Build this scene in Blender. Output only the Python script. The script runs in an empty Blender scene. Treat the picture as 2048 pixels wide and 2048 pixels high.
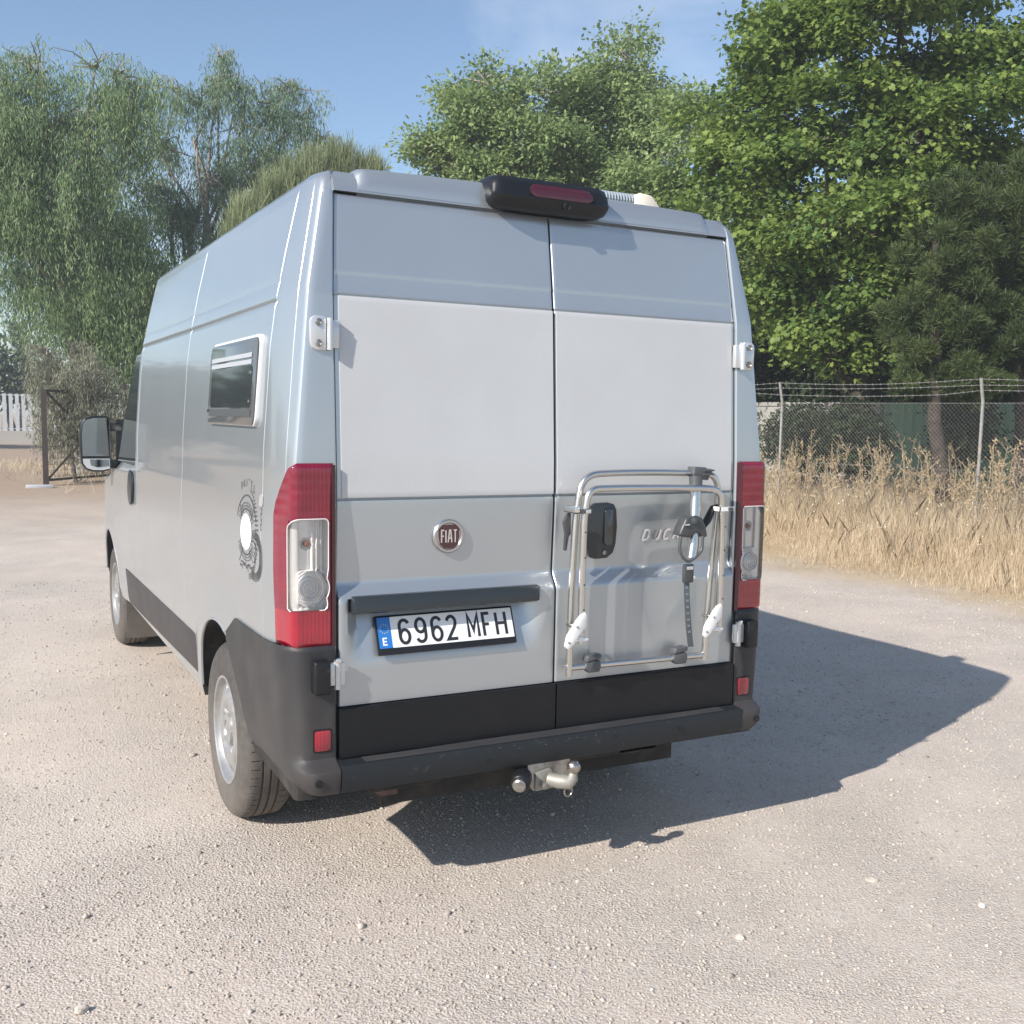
import bpy, bmesh, math, random
import numpy as np
from mathutils import Vector, Matrix

random.seed(7)
rng = np.random.default_rng(11)
scene = bpy.context.scene
COL = scene.collection
R = math.radians

# ------------------------------------------------------------------ camera
YAW, PITCH, ROLL, FPX = -0.4880, 0.1069, 0.0183, 2092.29
CAM = np.array([-1.8587, -3.2518, 1.6582])
PX, PY = 1045.71, 1060.60
_fw = np.array([-math.sin(YAW)*math.cos(PITCH), math.cos(YAW)*math.cos(PITCH), -math.sin(PITCH)])
_r0 = np.array([math.cos(YAW), math.sin(YAW), 0.0]); _u0 = np.cross(_r0, _fw)
_rt = math.cos(ROLL)*_r0 + math.sin(ROLL)*_u0
_up = -math.sin(ROLL)*_r0 + math.cos(ROLL)*_u0
camd = bpy.data.cameras.new('camera'); cam = bpy.data.objects.new('camera', camd); COL.objects.link(cam)
M = Matrix.Identity(4)
for i in range(3):
    M[i][0] = _rt[i]; M[i][1] = _up[i]; M[i][2] = -_fw[i]; M[i][3] = CAM[i]
cam.matrix_world = M
camd.sensor_fit = 'HORIZONTAL'; camd.sensor_width = 36.0
camd.lens = FPX/2048*36.0
camd.shift_x = -(PX-1024)/2048; camd.shift_y = (PY-1024)/2048
camd.clip_start = 0.05; camd.clip_end = 2000
scene.camera = cam

def at(px, py, D):
    """world point seen at photograph pixel px,py at horizontal distance D"""
    v = _fw + _rt*(px-PX)/FPX - _up*(py-PY)/FPX
    return CAM + v*(D/math.hypot(v[0], v[1]))

# ------------------------------------------------------------------ light
SUN = Vector((-3.424, -1.146, 2.42)).normalized()
world = bpy.data.worlds.new('World'); scene.world = world; world.use_nodes = True
nt = world.node_tree; nt.nodes.clear()
wo = nt.nodes.new('ShaderNodeOutputWorld'); bg = nt.nodes.new('ShaderNodeBackground')
sky = nt.nodes.new('ShaderNodeTexSky'); sky.sky_type = 'NISHITA'; sky.sun_disc = False
sky.sun_elevation = math.asin(SUN.z); sky.sun_rotation = math.atan2(SUN.x, SUN.y)
sky.air_density = 1.0; sky.dust_density = 0.4; sky.ozone_density = 2.2; sky.altitude = 20
bg.inputs['Strength'].default_value = 0.102
# thin high cloud
tc = nt.nodes.new('ShaderNodeTexCoord'); mp = nt.nodes.new('ShaderNodeMapping')
mp.inputs['Scale'].default_value = (1.0, 1.6, 3.4); mp.inputs['Rotation'].default_value = (0.25, 0.3, 0.4)
nz = nt.nodes.new('ShaderNodeTexNoise'); nz.inputs['Scale'].default_value = 2.1
nz.inputs['Detail'].default_value = 7; nz.inputs['Roughness'].default_value = 0.55; nz.inputs['Distortion'].default_value = 0.4
cr = nt.nodes.new('ShaderNodeValToRGB'); cr.color_ramp.elements[0].position = 0.47; cr.color_ramp.elements[1].position = 0.78
cr.color_ramp.elements[1].color = (0.5, 0.5, 0.5, 1)
mixw = nt.nodes.new('ShaderNodeMix'); mixw.data_type = 'RGBA'
mixw.inputs['B'].default_value = (6.6, 7.0, 7.6, 1)
nt.links.new(tc.outputs['Generated'], mp.inputs['Vector']); nt.links.new(mp.outputs['Vector'], nz.inputs['Vector'])
nt.links.new(nz.outputs['Fac'], cr.inputs['Fac']); nt.links.new(cr.outputs['Color'], mixw.inputs['Factor'])
nt.links.new(sky.outputs['Color'], mixw.inputs['A'])
nt.links.new(mixw.outputs['Result'], bg.inputs['Color']); nt.links.new(bg.outputs[0], wo.inputs['Surface'])
sd = bpy.data.lights.new('sun', 'SUN'); sd.energy = 4.2; sd.angle = R(0.55); sd.color = (1.0, 0.935, 0.85)
so = bpy.data.objects.new('sun', sd); COL.objects.link(so); so.location = SUN*40
so.rotation_euler = SUN.to_track_quat('Z', 'Y').to_euler()
vs = scene.view_settings; vs.view_transform = 'Standard'; vs.look = 'None'; vs.gamma = 1.0
vs.exposure = 0.70; vs.use_curve_mapping = False
scene.cycles.max_bounces = 8; scene.cycles.transparent_max_bounces = 12

# ------------------------------------------------------------------ materials
def srgb(r, g, b):
    f = lambda c: ((c/255+0.055)/1.055)**2.4 if c > 10 else c/255/12.92
    return (f(r), f(g), f(b), 1)
def mat(name, col, rough=0.5, metal=0.0, coat=0.0, spec=0.5, bump=None, noise=None, **kw):
    m = bpy.data.materials.new(name); m.use_nodes = True
    n = m.node_tree; b = n.nodes['Principled BSDF']
    b.inputs['Base Color'].default_value = (*col[:3], 1)
    b.inputs['Roughness'].default_value = rough; b.inputs['Metallic'].default_value = metal
    b.inputs['Coat Weight'].default_value = coat; b.inputs['Coat Roughness'].default_value = 0.05
    b.inputs['Specular IOR Level'].default_value = spec
    for k, v in kw.items(): b.inputs[k].default_value = v
    t = n.nodes.new('ShaderNodeTexCoord')
    if noise:   # (scale, colour2, contrast lo, hi)
        a = n.nodes.new('ShaderNodeTexNoise'); a.inputs['Scale'].default_value = noise[0]; a.inputs['Detail'].default_value = 6
        a.inputs['Roughness'].default_value = 0.62
        r = n.nodes.new('ShaderNodeMapRange'); r.inputs['From Min'].default_value = noise[2]; r.inputs['From Max'].default_value = noise[3]
        x = n.nodes.new('ShaderNodeMix'); x.data_type = 'RGBA'
        x.inputs['A'].default_value = (*col[:3], 1); x.inputs['B'].default_value = (*noise[1][:3], 1)
        n.links.new(t.outputs['Object'], a.inputs['Vector']); n.links.new(a.outputs['Fac'], r.inputs['Value'])
        n.links.new(r.outputs['Result'], x.inputs['Factor']); n.links.new(x.outputs['Result'], b.inputs['Base Color'])
    if bump:    # (scale, strength, distance)
        a = n.nodes.new('ShaderNodeTexNoise'); a.inputs['Scale'].default_value = bump[0]; a.inputs['Detail'].default_value = 4
        u = n.nodes.new('ShaderNodeBump'); u.inputs['Strength'].default_value = bump[1]; u.inputs['Distance'].default_value = bump[2]
        n.links.new(t.outputs['Object'], a.inputs['Vector']); n.links.new(a.outputs['Fac'], u.inputs['Height'])
        n.links.new(u.outputs['Normal'], b.inputs['Normal'])
    return m
def leafmat(name, c1, c2, trans=0.35, rough=0.55):
    m = bpy.data.materials.new(name); m.use_nodes = True; n = m.node_tree
    b = n.nodes['Principled BSDF']; o = n.nodes['Material Output']
    a = n.nodes.new('ShaderNodeAttribute'); a.attribute_name = 'tint'
    x = n.nodes.new('ShaderNodeMix'); x.data_type = 'RGBA'
    x.inputs['A'].default_value = (*c1, 1); x.inputs['B'].default_value = (*c2, 1)
    n.links.new(a.outputs['Fac'], x.inputs['Factor']); n.links.new(x.outputs['Result'], b.inputs['Base Color'])
    b.inputs['Roughness'].default_value = rough; b.inputs['Specular IOR Level'].default_value = 0.35
    t = n.nodes.new('ShaderNodeBsdfTranslucent'); n.links.new(x.outputs['Result'], t.inputs['Color'])
    s = n.nodes.new('ShaderNodeMixShader'); s.inputs[0].default_value = trans
    n.links.new(b.outputs[0], s.inputs[1]); n.links.new(t.outputs[0], s.inputs[2]); n.links.new(s.outputs[0], o.inputs['Surface'])
    return m

SILVER = mat('silver_paint', (0.475, 0.51, 0.535), 0.34, 0.70, 0.7, noise=(1.4, (0.445, 0.478, 0.50), 0.35, 0.7))
_n = SILVER.node_tree; _b = _n.nodes['Principled BSDF']; _g = _n.nodes.new('ShaderNodeNewGeometry'); _a = _n.nodes.new('ShaderNodeTexNoise'); _a.inputs['Scale'].default_value = 2.6; _a.inputs['Detail'].default_value = 1.5
_u = _n.nodes.new('ShaderNodeBump'); _u.inputs['Strength'].default_value = .10; _u.inputs['Distance'].default_value = .010
_n.links.new(_g.outputs['Position'], _a.inputs['Vector']); _n.links.new(_a.outputs['Fac'], _u.inputs['Height']); _n.links.new(_u.outputs['Normal'], _b.inputs['Normal']); _n.links.new(_u.outputs['Normal'], _b.inputs['Coat Normal'])
# fine dust film low on the body is part of the paint's wear
def dusty(m, lo, hi, col, amt):
    n = m.node_tree; b = n.nodes['Principled BSDF']
    g = n.nodes.new('ShaderNodeNewGeometry'); s = n.nodes.new('ShaderNodeSeparateXYZ')
    r = n.nodes.new('ShaderNodeMapRange'); r.inputs['From Min'].default_value = hi; r.inputs['From Max'].default_value = lo
    r.inputs['To Max'].default_value = amt
    a = n.nodes.new('ShaderNodeTexNoise'); a.inputs['Scale'].default_value = 3.5; a.inputs['Detail'].default_value = 8
    mu = n.nodes.new('ShaderNodeMath'); mu.operation = 'MULTIPLY'
    n.links.new(g.outputs['Position'], s.inputs[0]); n.links.new(s.outputs['Z'], r.inputs['Value'])
    n.links.new(g.outputs['Position'], a.inputs['Vector'])
    n.links.new(r.outputs['Result'], mu.inputs[0]); n.links.new(a.outputs['Fac'], mu.inputs[1])
    x = n.nodes.new('ShaderNodeMix'); x.data_type = 'RGBA'
    src = b.inputs['Base Color'].links
    if src: n.links.new(src[0].from_socket, x.inputs['A'])
    else: x.inputs['A'].default_value = b.inputs['Base Color'].default_value
    x.inputs['B'].default_value = (*col, 1)
    n.links.new(mu.outputs[0], x.inputs['Factor']); n.links.new(x.outputs['Result'], b.inputs['Base Color'])
    inv = n.nodes.new('ShaderNodeMath'); inv.operation = 'MULTIPLY_ADD'
    inv.inputs[1].default_value = 0.5; inv.inputs[2].default_value = b.inputs['Roughness'].default_value
    n.links.new(mu.outputs[0], inv.inputs[0]); n.links.new(inv.outputs[0], b.inputs['Roughness'])
dusty(SILVER, 0.5, 1.3, (0.40, 0.375, 0.35), 0.5)
WHITEPANEL = mat('white_panel', (0.52, 0.53, 0.54), 0.38, 0, 0.35, noise=(2.0, (0.49, 0.498, 0.505), 0.4, 0.65))
PLASTIC = mat('grey_plastic', (0.026, 0.026, 0.029), 0.52, spec=0.45, bump=(900, 0.15, 0.001), noise=(5, (0.042, 0.041, 0.041), 0.45, 0.7))
dusty(PLASTIC, 0.35, 0.95, (0.17, 0.145, 0.125), 0.32)
BLACK = mat('black_plastic', (0.010, 0.011, 0.013), 0.36, spec=0.4)
CLAD = mat('black_cladding', (0.0075, 0.0085, 0.0105), 0.40, spec=0.32, bump=(700, 0.1, 0.001), noise=(9, (0.013, 0.013, 0.014), 0.5, 0.75))
DARK = mat('dark_underside', (0.018, 0.017, 0.016), 0.85, noise=(8, (0.05, 0.042, 0.036), 0.45, 0.7))
GAP = mat('door_seal', (0.012, 0.013, 0.015), 0.7)
RUBBER = mat('tyre_rubber', (0.035, 0.034, 0.034), 0.75, noise=(30, (0.075, 0.07, 0.065), 0.4, 0.75))
dusty(RUBBER, 0.0, 0.75, (0.30, 0.26, 0.22), 0.75)
RIM = mat('wheel_silver', (0.42, 0.42, 0.42), 0.38, 0.6, 0.15, noise=(18, (0.33, 0.31, 0.29), 0.45, 0.75))
ALU = mat('brushed_aluminium', (0.64, 0.625, 0.60), 0.27, 1.0)
STEEL = mat('worn_steel', (0.42, 0.41, 0.39), 0.36, 0.9, noise=(40, (0.22, 0.2, 0.18), 0.45, 0.7))
CHROME = mat('chrome', (0.85, 0.85, 0.86), 0.08, 1.0)
SATIN = mat('satin_reflector', (0.92, 0.91, 0.90), 0.30, 0.3)
GREYP = mat('grey_clamp_plastic', (0.07, 0.075, 0.08), 0.35, spec=0.6)
WHITEPL = mat('white_plastic', (0.80, 0.80, 0.79), 0.38, coat=0.2)
CREAM = mat('cream_plastic', (0.72, 0.66, 0.55), 0.5)
RED = mat('red_lens', (0.17, 0.002, 0.018), 0.13, 0, 0.8, spec=0.6)
REDB = mat('bright_red_lens', (0.29, 0.002, 0.016), 0.10, 0, 0.9, spec=0.7)
DRED = mat('dark_red_lens', (0.060, 0.008, 0.016), 0.22, 0, 0.6)
GLASS = mat('dark_window_glass', (0.035, 0.042, 0.045), 0.06, 0.0, 0.5, spec=0.8)
MIRR = mat('mirror_glass', (0.26, 0.30, 0.32), 0.05, 1.0)
PLATEW = mat('plate_white', (0.80, 0.80, 0.79), 0.35, coat=0.3)
PLATEB = mat('plate_blue', (0.02, 0.17, 0.52), 0.35, coat=0.3)
INK = mat('plate_ink', (0.022, 0.024, 0.026), 0.4)
DECAL = mat('decal_print', (0.06, 0.065, 0.07), 0.5)
BADGE = mat('badge_red', (0.060, 0.016, 0.022), 0.22, 0.2, 0.8)
WOODG = mat('iron_rust', (.055,.045,.040), .8, noise=(12, (.085,.062,.05), .45, .75))
GALV = mat('galvanised', (0.33, 0.33, 0.32), 0.55, 0.3, noise=(20, (0.25, 0.24, 0.23), 0.4, 0.7))
CLEAR = bpy.data.materials.new('clear_lens'); CLEAR.use_nodes = True
_n = CLEAR.node_tree; _n.nodes.clear()
_o = _n.nodes.new('ShaderNodeOutputMaterial'); _t = _n.nodes.new('ShaderNodeBsdfTransparent'); _g = _n.nodes.new('ShaderNodeBsdfGlossy')
_g.inputs['Roughness'].default_value = 0.04; _t.inputs['Color'].default_value = (0.93, 0.92, 0.91, 1)
_f = _n.nodes.new('ShaderNodeFresnel'); _f.inputs['IOR'].default_value = 1.5; _m = _n.nodes.new('ShaderNodeMixShader')
_n.links.new(_f.outputs[0], _m.inputs[0]); _n.links.new(_t.outputs[0], _m.inputs[1]); _n.links.new(_g.outputs[0], _m.inputs[2]); _n.links.new(_m.outputs[0], _o.inputs['Surface'])

# ------------------------------------------------------------------ mesh helpers
def tag(o, label=None, cat=None, group=None, kind=None):
    if label: o['label'] = label
    if cat: o['category'] = cat
    if group: o['group'] = group
    if kind: o['kind'] = kind
    return o
def empty(name, loc, label, cat, group=None):
    o = bpy.data.objects.new(name, None); COL.objects.link(o); o.location = loc; o.empty_display_size = 0.3
    return tag(o, label, cat, group)
def rootloc(p):
    while p is not None and p.parent is not None: p = p.parent
    return Vector((0, 0, 0)) if p is None else p.location.copy()

class MB:
    """collects shapes in world coordinates and links them as ONE mesh object"""
    def __init__(s): s.v = []; s.f = []; s.m = []
    def add(s, vs, fs, m=0):
        b = len(s.v); s.v += [tuple(map(float, p)) for p in vs]
        s.f += [tuple(b+i for i in f) for f in fs]; s.m += [m]*len(fs); return s
    def box(s, x0, x1, y0, y1, z0, z1, m=0):
        return s.add([(x0,y0,z0),(x1,y0,z0),(x1,y1,z0),(x0,y1,z0),(x0,y0,z1),(x1,y0,z1),(x1,y1,z1),(x0,y1,z1)],
                     [(0,3,2,1),(4,5,6,7),(0,1,5,4),(1,2,6,5),(2,3,7,6),(3,0,4,7)], m)
    def beam(s, a, b, w, h, m=0, up=(0,0,1)):
        a, b = Vector(a), Vector(b); d = (b-a).normalized(); u = Vector(up)
        if abs(d.dot(u)) > .95: u = Vector((0,1,0))
        r = d.cross(u).normalized()*w/2; t = r.cross(d).normalized()*h/2
        return s.add([a-r-t,a+r-t,a+r+t,a-r+t,b-r-t,b+r-t,b+r+t,b-r+t],
                     [(0,3,2,1),(4,5,6,7),(0,1,5,4),(1,2,6,5),(2,3,7,6),(3,0,4,7)], m)
    def tube(s, pts, r, seg=10, m=0, closed=False):
        P = [Vector(p) for p in pts]; n = len(P); rr = r if isinstance(r, (list, tuple)) else [r]*n
        vs = []; t0 = (P[1]-P[0]).normalized(); u = t0.orthogonal().normalized()
        for i in range(n):
            if closed: t = (P[(i+1) % n]-P[i-1]).normalized()
            else: t = ((P[min(i+1,n-1)]-P[max(i-1,0)])).normalized()
            u = (u - t*u.dot(t)).normalized(); w = t.cross(u)
            for k in range(seg):
                a = 2*math.pi*k/seg; vs.append(P[i]+(u*math.cos(a)+w*math.sin(a))*rr[i])
        fs = []
        for i in range(n if closed else n-1):
            j = (i+1) % n
            for k in range(seg): fs.append((i*seg+k, i*seg+(k+1)%seg, j*seg+(k+1)%seg, j*seg+k))
        if not closed: fs += [tuple(range(seg))[::-1], tuple(range((n-1)*seg, n*seg))]
        return s.add(vs, fs, m)
    def lathe(s, prof, c, axis=(1,0,0), seg=32, m=0, cap=True):
        ax = Vector(axis).normalized(); u = ax.orthogonal().normalized(); w = ax.cross(u); c = Vector(c); vs = []; fs = []
        for (r, h) in prof:
            for k in range(seg):
                a = 2*math.pi*k/seg; vs.append(c+ax*h+(u*math.cos(a)+w*math.sin(a))*r)
        n = len(prof)
        for i in range(n-1):
            for k in range(seg): fs.append((i*seg+k, i*seg+(k+1)%seg, (i+1)*seg+(k+1)%seg, (i+1)*seg+k))
        if cap: fs += [tuple(range(seg))[::-1], tuple(range((n-1)*seg, n*seg))]
        return s.add(vs, fs, m)
    def grid(s, P, m=0, skip=None, closed=False):
        P = np.asarray(P, float); a, b = P.shape[:2]; fs = []
        for i in range(a-1):
            for j in range(b if closed else b-1):
                if skip is not None and skip[i, j]: continue
                k = (j+1) % b
                fs.append((i*b+j, i*b+k, (i+1)*b+k, (i+1)*b+j))
        return s.add(P.reshape(-1, 3), fs, m)
    def slab(s, P, off, m=0, skip=None):
        """front grid + back grid + rim"""
        P = np.asarray(P, float); a, b = P.shape[:2]; Q = P+np.asarray(off, float)
        fs = []; N = a*b
        for i in range(a-1):
            for j in range(b-1):
                if skip is not None and skip[i, j]: continue
                fs.append((i*b+j, i*b+j+1, (i+1)*b+j+1, (i+1)*b+j))
                fs.append((N+i*b+j, N+(i+1)*b+j, N+(i+1)*b+j+1, N+i*b+j+1))
        for j in range(b-1):
            fs.append((j+1, j, N+j, N+j+1)); o = (a-1)*b; fs.append((o+j, o+j+1, N+o+j+1, N+o+j))
        for i in range(a-1):
            fs.append((i*b, (i+1)*b, N+(i+1)*b, N+i*b)); q = b-1; fs.append(((i+1)*b+q, i*b+q, N+i*b+q, N+(i+1)*b+q))
        return s.add(np.concatenate([P.reshape(-1,3), Q.reshape(-1,3)]), fs, m)
    def prism(s, pts, off, m=0):
        n = len(pts); off = Vector(off); A = [Vector(p) for p in pts]
        return s.add(A+[p+off for p in A], [tuple(range(n)), tuple(range(n, 2*n))[::-1]]+[(i, n+i, n+(i+1)%n, (i+1)%n) for i in range(n)], m)
    def ribbon(s, pts, w, fn, m=0, closed=False):
        """flat stroke of width w along 2-D points; fn(a,b) places it on a surface"""
        P = [Vector(p).to_2d() if len(p) > 2 else Vector(p) for p in pts]; n = len(P); L = []; Rr = []
        for i in range(n):
            if closed: d0 = P[i]-P[i-1]; d1 = P[(i+1) % n]-P[i]
            else:
                d1 = P[min(i+1,n-1)]-P[min(i,n-2)]; d0 = P[max(i,1)]-P[max(i-1,0)]
            d0 = d0.normalized(); d1 = d1.normalized(); t = (d0+d1)
            t = t.normalized() if t.length > 1e-6 else d1
            nn = Vector((-t.y, t.x)); q = max(.35, abs(nn.dot(Vector((-d1.y, d1.x)))))
            L.append(P[i]+nn*w/2/q); Rr.append(P[i]-nn*w/2/q)
        vs = [fn(p.x, p.y) for p in L]+[fn(p.x, p.y) for p in Rr]
        fs = [(i, n+i, n+(i+1) % n, (i+1) % n) for i in range(n if closed else n-1)]
        return s.add(vs, fs, m)
    def build(s, name, mats, parent=None, smooth=32, bevel=0, seg=2, flip=True, label=None):
        if not isinstance(mats, (list, tuple)): mats = [mats]
        off = rootloc(parent)
        me = bpy.data.meshes.new(name)
        me.from_pydata([(x-off.x, y-off.y, z-off.z) for x, y, z in s.v], [], s.f)
        for q in mats: me.materials.append(q)
        me.polygons.foreach_set('material_index', s.m)
        if flip or bevel:
            bm = bmesh.new(); bm.from_mesh(me)
            bmesh.ops.remove_doubles(bm, verts=bm.verts, dist=1e-5)
            bmesh.ops.recalc_face_normals(bm, faces=bm.faces)
            if bevel:
                es = [e for e in bm.edges if len(e.link_faces) == 2 and e.calc_face_angle(0) > R(35)]
                bmesh.ops.bevel(bm, geom=es, offset=bevel, segments=seg, affect='EDGES', profile=.5, clamp_overlap=True)
            bm.to_mesh(me); bm.free()
        if smooth:
            me.polygons.foreach_set('use_smooth', [True]*len(me.polygons)); me.set_sharp_from_angle(angle=R(smooth))
        o = bpy.data.objects.new(name, me); COL.objects.link(o)
        if parent is not None: o.parent = parent
        if label: o['label'] = label
        return o

def sstep(a, b, x):
    t = np.clip((np.asarray(x, float)-a)/(b-a), 0, 1); return t*t*(3-2*t)
def arc(cx, cy, rx, ry, a0, a1, n):
    return [(cx+rx*math.cos(R(a0+(a1-a0)*i/n)), cy+ry*math.sin(R(a0+(a1-a0)*i/n))) for i in range(n+1)]
def rrect(x0, x1, y0, y1, r, n=4):
    o = []
    for cx, cy, a in ((x1-r,y1-r,0),(x0+r,y1-r,90),(x0+r,y0+r,180),(x1-r,y0+r,270)): o += arc(cx, cy, r, r, a, a+90, n)
    return o

# ------------------------------------------------------------------ ground
def build_ground():
    def axis(c, lo, hi):
        o = [c]; d = .06
        while o[-1] < hi: o.append(o[-1]+d); d = min(d*1.055, 30)
        l = [c]; d = .06
        while l[-1] > lo: l.append(l[-1]-d); d = min(d*1.055, 30)
        return np.array(l[::-1][:-1]+o)
    X = axis(0.0, -420, 420); Y = axis(-.5, -250, 520)
    gx, gy = np.meshgrid(X, Y, indexing='ij')
    h = np.zeros_like(gx)
    r2 = np.random.default_rng(3)
    for k in range(22):
        w = r2.uniform(.5, 3.6); a = r2.uniform(0, 6.28)
        h += .0045/(w**.55)*np.sin(w*(gx*math.cos(a)+gy*math.sin(a))+r2.uniform(0, 6.28))
    # tyres stand on level ground
    flat = sstep(1.3, 2.6, np.hypot(np.maximum(abs(gx)-1.0, 0), np.maximum(abs(gy-2.7)-2.5, 0)))
    h *= .35+.65*flat
    h += .10*sstep(6.6, 9.5, gx)*sstep(60, 20, abs(gy))
    P = np.stack([gx, gy, h], -1)
    b = MB(); b.grid(P)
    m = bpy.data.materials.new('gravel_ground'); m.use_nodes = True; n = m.node_tree; bs = n.nodes['Principled BSDF']
    bs.inputs['Roughness'].default_value = .95; bs.inputs['Specular IOR Level'].default_value = .2
    g = n.nodes.new('ShaderNodeNewGeometry')
    def noise(sc, det=5, ro=.6):
        a = n.nodes.new('ShaderNodeTexNoise'); a.inputs['Scale'].default_value = sc; a.inputs['Detail'].default_value = det; a.inputs['Roughness'].default_value = ro
        n.links.new(g.outputs['Position'], a.inputs['Vector']); return a.outputs['Fac']
    def ramp(f, a, c):
        r = n.nodes.new('ShaderNodeMapRange'); r.inputs['From Min'].default_value = a; r.inputs['From Max'].default_value = c
        n.links.new(f, r.inputs['Value']); return r.outputs['Result']
    def mix(f, A, B):
        x = n.nodes.new('ShaderNodeMix'); x.data_type = 'RGBA'
        n.links.new(f, x.inputs['Factor'])
        for s, v in (('A', A), ('B', B)):
            if isinstance(v, tuple): x.inputs[s].default_value = (*v, 1)
            else: n.links.new(v, x.inputs[s])
        return x.outputs['Result']
    sand = (.54, .46, .39); grey = (.50, .44, .385); pale = (.585, .515, .445); brown = (.36, .275, .205); straw = (.46, .355, .225)
    c = mix(ramp(noise(.55), .38, .62), sand, grey)
    c = mix(ramp(noise(1.7, 8, .7), .48, .72), c, pale)
    vo = n.nodes.new('ShaderNodeTexVoronoi'); vo.inputs['Scale'].default_value = 130; n.links.new(g.outputs['Position'], vo.inputs['Vector'])
    sep = n.nodes.new('ShaderNodeSeparateColor'); n.links.new(vo.outputs['Color'], sep.inputs[0])
    c = mix(ramp(sep.outputs['Red'], .55, 1.35), c, (.64, .60, .56))
    c = mix(ramp(sep.outputs['Green'], .70, 1.5), c, (.22, .19, .17))
    # brown earth and straw litter further out
    s = n.nodes.new('ShaderNodeSeparateXYZ'); n.links.new(g.outputs['Position'], s.inputs[0])
    nm = n.nodes.new('ShaderNodeMath'); nm.operation = 'MULTIPLY_ADD'; nm.inputs[1].default_value = 7; nm.inputs[2].default_value = -3.5
    n.links.new(noise(.35), nm.inputs[0])
    ad = n.nodes.new('ShaderNodeMath'); n.links.new(s.outputs['Y'], ad.inputs[0]); n.links.new(nm.outputs[0], ad.inputs[1])
    c = mix(ramp(ad.outputs[0], 11, 21), c, brown)
    nm2 = n.nodes.new('ShaderNodeMath'); nm2.operation = 'MULTIPLY_ADD'; nm2.inputs[1].default_value = 2.4; nm2.inputs[2].default_value = -1.2
    n.links.new(noise(.9, 7, .7), nm2.inputs[0])
    ad2 = n.nodes.new('ShaderNodeMath'); n.links.new(s.outputs['X'], ad2.inputs[0]); n.links.new(nm2.outputs[0], ad2.inputs[1])
    c = mix(ramp(ad2.outputs[0], 5.9, 7.1), c, straw)
    n.links.new(c, bs.inputs['Base Color'])
    bu = n.nodes.new('ShaderNodeBump'); bu.inputs['Strength'].default_value = .8; bu.inputs['Distance'].default_value = .006
    pn = ramp(noise(1.1, 6, .65), .38, .62); pm = n.nodes.new('ShaderNodeMapRange'); pm.inputs['To Min'].default_value = .5; pm.inputs['To Max'].default_value = 1.0; n.links.new(pn, pm.inputs['Value']); n.links.new(pm.outputs['Result'], bu.inputs['Strength'])
    v2 = n.nodes.new('ShaderNodeTexVoronoi'); v2.inputs['Scale'].default_value = 105; n.links.new(g.outputs['Position'], v2.inputs['Vector'])
    mm = n.nodes.new('ShaderNodeMath'); mm.operation = 'MULTIPLY_ADD'; mm.inputs[1].default_value = -1.0
    n.links.new(v2.outputs['Distance'], mm.inputs[0]); n.links.new(noise(48, 8, .8), mm.inputs[2])
    n.links.new(mm.outputs[0], bu.inputs['Height']); n.links.new(bu.outputs['Normal'], bs.inputs['Normal'])
    o = b.build('ground', m, smooth=180, flip=False); tag(o, 'pale gravel and sand yard under and around the van', None, None, 'structure')
    from bisect import bisect
    def height(x, y):
        i = np.clip(np.searchsorted(X, x)-1, 0, len(X)-2); j = np.clip(np.searchsorted(Y, y)-1, 0, len(Y)-2)
        fx = (x-X[i])/(X[i+1]-X[i]); fy = (y-Y[j])/(Y[j+1]-Y[j])
        return (h[i,j]*(1-fx)*(1-fy)+h[i+1,j]*fx*(1-fy)+h[i,j+1]*(1-fx)*fy+h[i+1,j+1]*fx*fy)
    return height
HGT = build_ground()

def raw_mesh(name, V, loops, nv, mats, attr=None, smooth=False):
    """V (N,3); loops flat index array of faces with nv corners each"""
    nf = len(loops)//nv; me = bpy.data.meshes.new(name)
    me.vertices.add(len(V)); me.vertices.foreach_set('co', np.asarray(V, np.float32).ravel())
    me.loops.add(len(loops)); me.loops.foreach_set('vertex_index', np.asarray(loops, np.int32))
    me.polygons.add(nf); me.polygons.foreach_set('loop_start', np.arange(nf, dtype=np.int32)*nv)
    if attr is not None:
        a = me.attributes.new('tint', 'FLOAT', 'FACE'); a.data.foreach_set('value', np.asarray(attr, np.float32))
    if smooth: me.polygons.foreach_set('use_smooth', np.ones(nf, bool))
    for q in (mats if isinstance(mats, (list, tuple)) else [mats]): me.materials.append(q)
    me.update(calc_edges=True); return me
def link(name, me, parent=None):
    o = bpy.data.objects.new(name, me); COL.objects.link(o)
    if parent is not None: o.parent = parent
    return o

def tintmat(name, stops, rough=.9):
    m = bpy.data.materials.new(name); m.use_nodes = True; n = m.node_tree; b = n.nodes['Principled BSDF']
    b.inputs['Roughness'].default_value = rough; b.inputs['Specular IOR Level'].default_value = .25
    a = n.nodes.new('ShaderNodeAttribute'); a.attribute_name = 'tint'; r = n.nodes.new('ShaderNodeValToRGB')
    els = r.color_ramp.elements
    els[0].position = stops[0][0]; els[0].color = (*stops[0][1], 1); els[1].position = stops[-1][0]; els[1].color = (*stops[-1][1], 1)
    for p, c in stops[1:-1]: e = els.new(p); e.color = (*c, 1)
    n.links.new(a.outputs['Fac'], r.inputs['Fac']); n.links.new(r.outputs['Color'], b.inputs['Base Color']); return m
STONE = tintmat('pebble_stone', [(0, (.24, .21, .185)), (.2, (.38, .335, .29)), (.6, (.48, .425, .37)), (.88, (.54, .485, .43)), (1, (.66, .62, .57))])

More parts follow.
